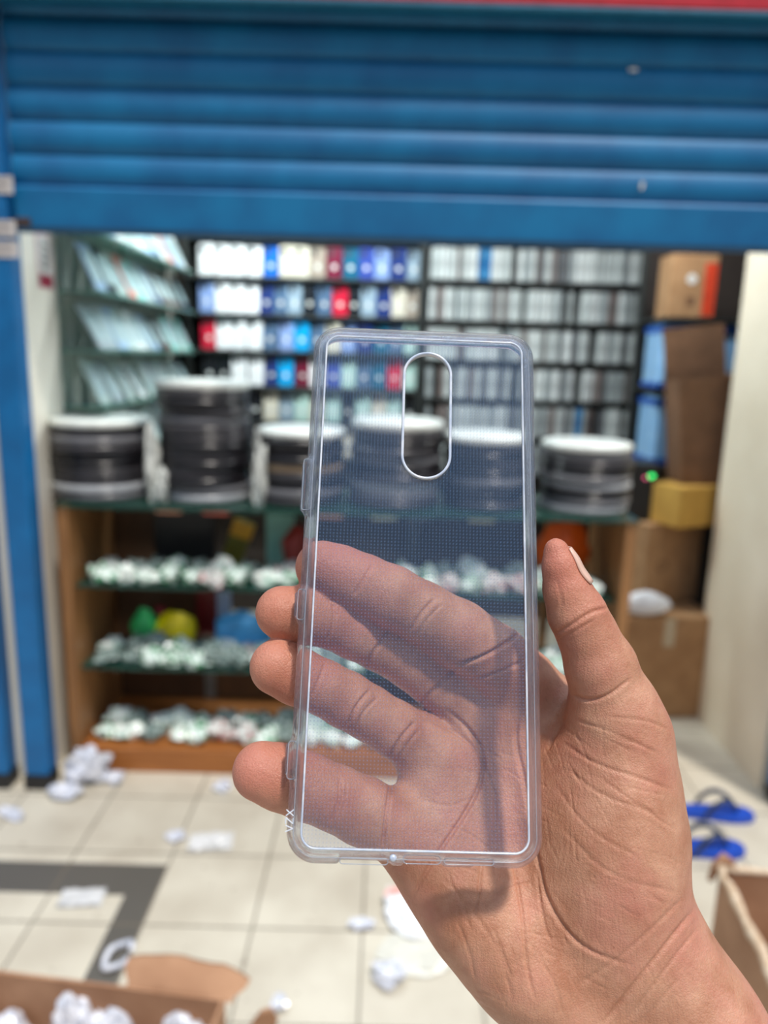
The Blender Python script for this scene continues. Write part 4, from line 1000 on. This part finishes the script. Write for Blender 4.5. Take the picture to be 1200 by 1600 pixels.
# fingertip blush is skin colour: weight by distance to the tips
tips = [C3(*t[:3]) for t in (index[0], middle[0], ring[0], pinky[0], thumb[1])]
bl = np.zeros(nv)
for t in tips: bl = np.maximum(bl, np.exp(-(np.linalg.norm(V - t, axis=1) / 17) ** 2))
Vw = cam2world(V / 1000.0); org = cam2world(C3(880, 1400, 245)[None] / 1000)[0]
me2.vertices.foreach_set('co', (Vw - org).ravel())
at = me2.attributes.new('blush', 'FLOAT', 'POINT'); at.data.foreach_set('value', bl)
me2.polygons.foreach_set('use_smooth', [True] * len(me2.polygons)); me2.materials.clear(); me2.update()
def skin():
    m = bpy.data.materials.new('skin'); m.use_nodes = True; t = m.node_tree; b = t.nodes['Principled BSDF']
    co = t.nodes.new('ShaderNodeTexCoord')
    def noise(sc, det=4, rgh=.5):
        n = t.nodes.new('ShaderNodeTexNoise'); n.inputs['Scale'].default_value = sc; n.inputs['Detail'].default_value = det; n.inputs['Roughness'].default_value = rgh
        t.links.new(co.outputs['Object'], n.inputs['Vector']); return n.outputs['Fac']
    r = t.nodes.new('ShaderNodeValToRGB'); r.color_ramp.elements[0].position = .35; r.color_ramp.elements[1].position = .68
    r.color_ramp.elements[0].color = (*srgb(180, 124, 96), 1); r.color_ramp.elements[1].color = (*srgb(212, 160, 131), 1)
    t.links.new(noise(75, 8, .62), r.inputs[0])
    at = t.nodes.new('ShaderNodeAttribute'); at.attribute_name = 'blush'
    mu = t.nodes.new('ShaderNodeMath'); mu.operation = 'MULTIPLY'; mu.inputs[1].default_value = .7; t.links.new(at.outputs['Fac'], mu.inputs[0])
    mx = t.nodes.new('ShaderNodeMix'); mx.data_type = 'RGBA'; t.links.new(mu.outputs[0], mx.inputs[0]); t.links.new(r.outputs[0], mx.inputs[6]); mx.inputs[7].default_value = (*srgb(200, 120, 100), 1)
    pk = t.nodes.new('ShaderNodeValToRGB'); pk.color_ramp.elements[0].position = .45; pk.color_ramp.elements[1].position = .7
    pk.color_ramp.elements[0].color = (0, 0, 0, 1); pk.color_ramp.elements[1].color = (.6, .6, .6, 1); t.links.new(noise(42, 5, .6), pk.inputs[0])
    mp_ = t.nodes.new('ShaderNodeMix'); mp_.data_type = 'RGBA'; t.links.new(pk.outputs[0], mp_.inputs[0]); t.links.new(mx.outputs[2], mp_.inputs[6]); mp_.inputs[7].default_value = (*srgb(202, 130, 114), 1); mx = mp_
    # fine dark flecks
    fl_ = t.nodes.new('ShaderNodeMath'); fl_.operation = 'GREATER_THAN'; fl_.inputs[1].default_value = .76; t.links.new(noise(520, 2), fl_.inputs[0])
    f2 = t.nodes.new('ShaderNodeMath'); f2.operation = 'MULTIPLY'; f2.inputs[1].default_value = .35; t.links.new(fl_.outputs[0], f2.inputs[0])
    mx2 = t.nodes.new('ShaderNodeMix'); mx2.data_type = 'RGBA'; t.links.new(f2.outputs[0], mx2.inputs[0]); t.links.new(mx.outputs[2], mx2.inputs[6]); mx2.inputs[7].default_value = (*srgb(140, 85, 65), 1)
    t.links.new(mx2.outputs[2], b.inputs['Base Color'])
    b.inputs['Roughness'].default_value = .48; b.inputs['Specular IOR Level'].default_value = .4
    b.inputs['Subsurface Weight'].default_value = .18; b.inputs['Subsurface Radius'].default_value = (1.0, .35, .18); b.inputs['Subsurface Scale'].default_value = .003
    # skin relief: criss-cross fine lines
    vo = t.nodes.new('ShaderNodeTexVoronoi'); vo.feature = 'DISTANCE_TO_EDGE'; vo.inputs['Scale'].default_value = 1150; t.links.new(co.outputs['Object'], vo.inputs['Vector'])
    mpp = t.nodes.new('ShaderNodeMapping'); mpp.inputs['Rotation'].default_value = (0, .9, 0); mpp.inputs['Scale'].default_value = (1300, 1300, 160); t.links.new(co.outputs['Object'], mpp.inputs[0])
    n2 = t.nodes.new('ShaderNodeTexNoise'); n2.inputs['Scale'].default_value = 1; n2.inputs['Detail'].default_value = 2; t.links.new(mpp.outputs[0], n2.inputs['Vector'])
    ad = t.nodes.new('ShaderNodeMath'); ad.operation = 'MULTIPLY_ADD'; ad.inputs[1].default_value = 1.1; t.links.new(n2.outputs['Fac'], ad.inputs[0])
    mn = t.nodes.new('ShaderNodeMath'); mn.operation = 'MINIMUM'; mn.inputs[1].default_value = .22; t.links.new(vo.outputs['Distance'], mn.inputs[0]); t.links.new(mn.outputs[0], ad.inputs[2])
    bp = t.nodes.new('ShaderNodeBump'); bp.inputs['Strength'].default_value = .5; bp.inputs['Distance'].default_value = .00055
    t.links.new(ad.outputs[0], bp.inputs['Height']); t.links.new(bp.outputs[0], b.inputs['Normal'])
    return m
me2.materials.append(skin()); me2.name = 'person'
hand = bpy.data.objects.new('person', me2); S.collection.objects.link(hand); hand.location = org
tag(hand, 'person reaching in from lower right, bare hand holding the clear phone case', 'person')
# thumbnail
c0, c1 = C3(871, 846, 227), C3(886, 922, 228); axd = (c1 - c0) / np.linalg.norm(c1 - c0)
nrm = np.array([.95, .2, .0]); nrm -= axd * (nrm @ axd); nrm /= np.linalg.norm(nrm); tb_ = np.cross(axd, nrm)
from mathutils.bvhtree import BVHTree
bvh = BVHTree.FromPolygons([tuple(v) for v in V], [tuple(p.vertices) for p in me2.polygons])
vs = []; fs = []; nu, nw = 12, 11
tn = [(C3(*t[:3]), t[3] * t[2] / FPX) for t in thumb]
for i in range(nu):
    s_ = i / (nu - 1); c = c0 + axd * (s_ * 12.5 + 1.5)
    # radius of thumb here
    best = 1e9
    for j in range(len(tn) - 1):
        a, b = tn[j][0], tn[j + 1][0]; t = np.clip((c - a) @ (b - a) / ((b - a) @ (b - a)), 0, 1); dd = np.linalg.norm(c - a - t * (b - a))
        if dd < best: best = dd; Rr_ = tn[j][1] * (1 - t) + tn[j + 1][1] * t; cc_ = a + t * (b - a)
    hwid = math.radians(47) * (1 - .25 * abs(2 * s_ - 1) ** 3)
    for j in range(nw):
        ph_ = -hwid + 2 * hwid * j / (nw - 1); dr = nrm * math.cos(ph_) + tb_ * math.sin(ph_)
        hit = bvh.ray_cast(Vector(cc_ + dr * 40), Vector(-dr))[0]; base = np.array(hit) if hit else cc_ + dr * Rr_; vs.append(base + dr * (.45 - .35 * (ph_ / hwid) ** 4))
for i in range(nu - 1):
    for j in range(nw - 1): a = i * nw + j; fs.append((a, a + nw, a + nw + 1, a + 1))
vw = cam2world(np.array(vs) / 1000) - org
q = MB(); q.add(vw, fs)
nail = q.build('thumbnail', mat('nail', srgb(232, 192, 172), .22), hand, smooth=True, fix=False)
nail['label'] = 'pale glossy thumbnail'
sd = nail.modifiers.new('thick', 'SOLIDIFY'); sd.thickness = .0004; sd.offset = -1
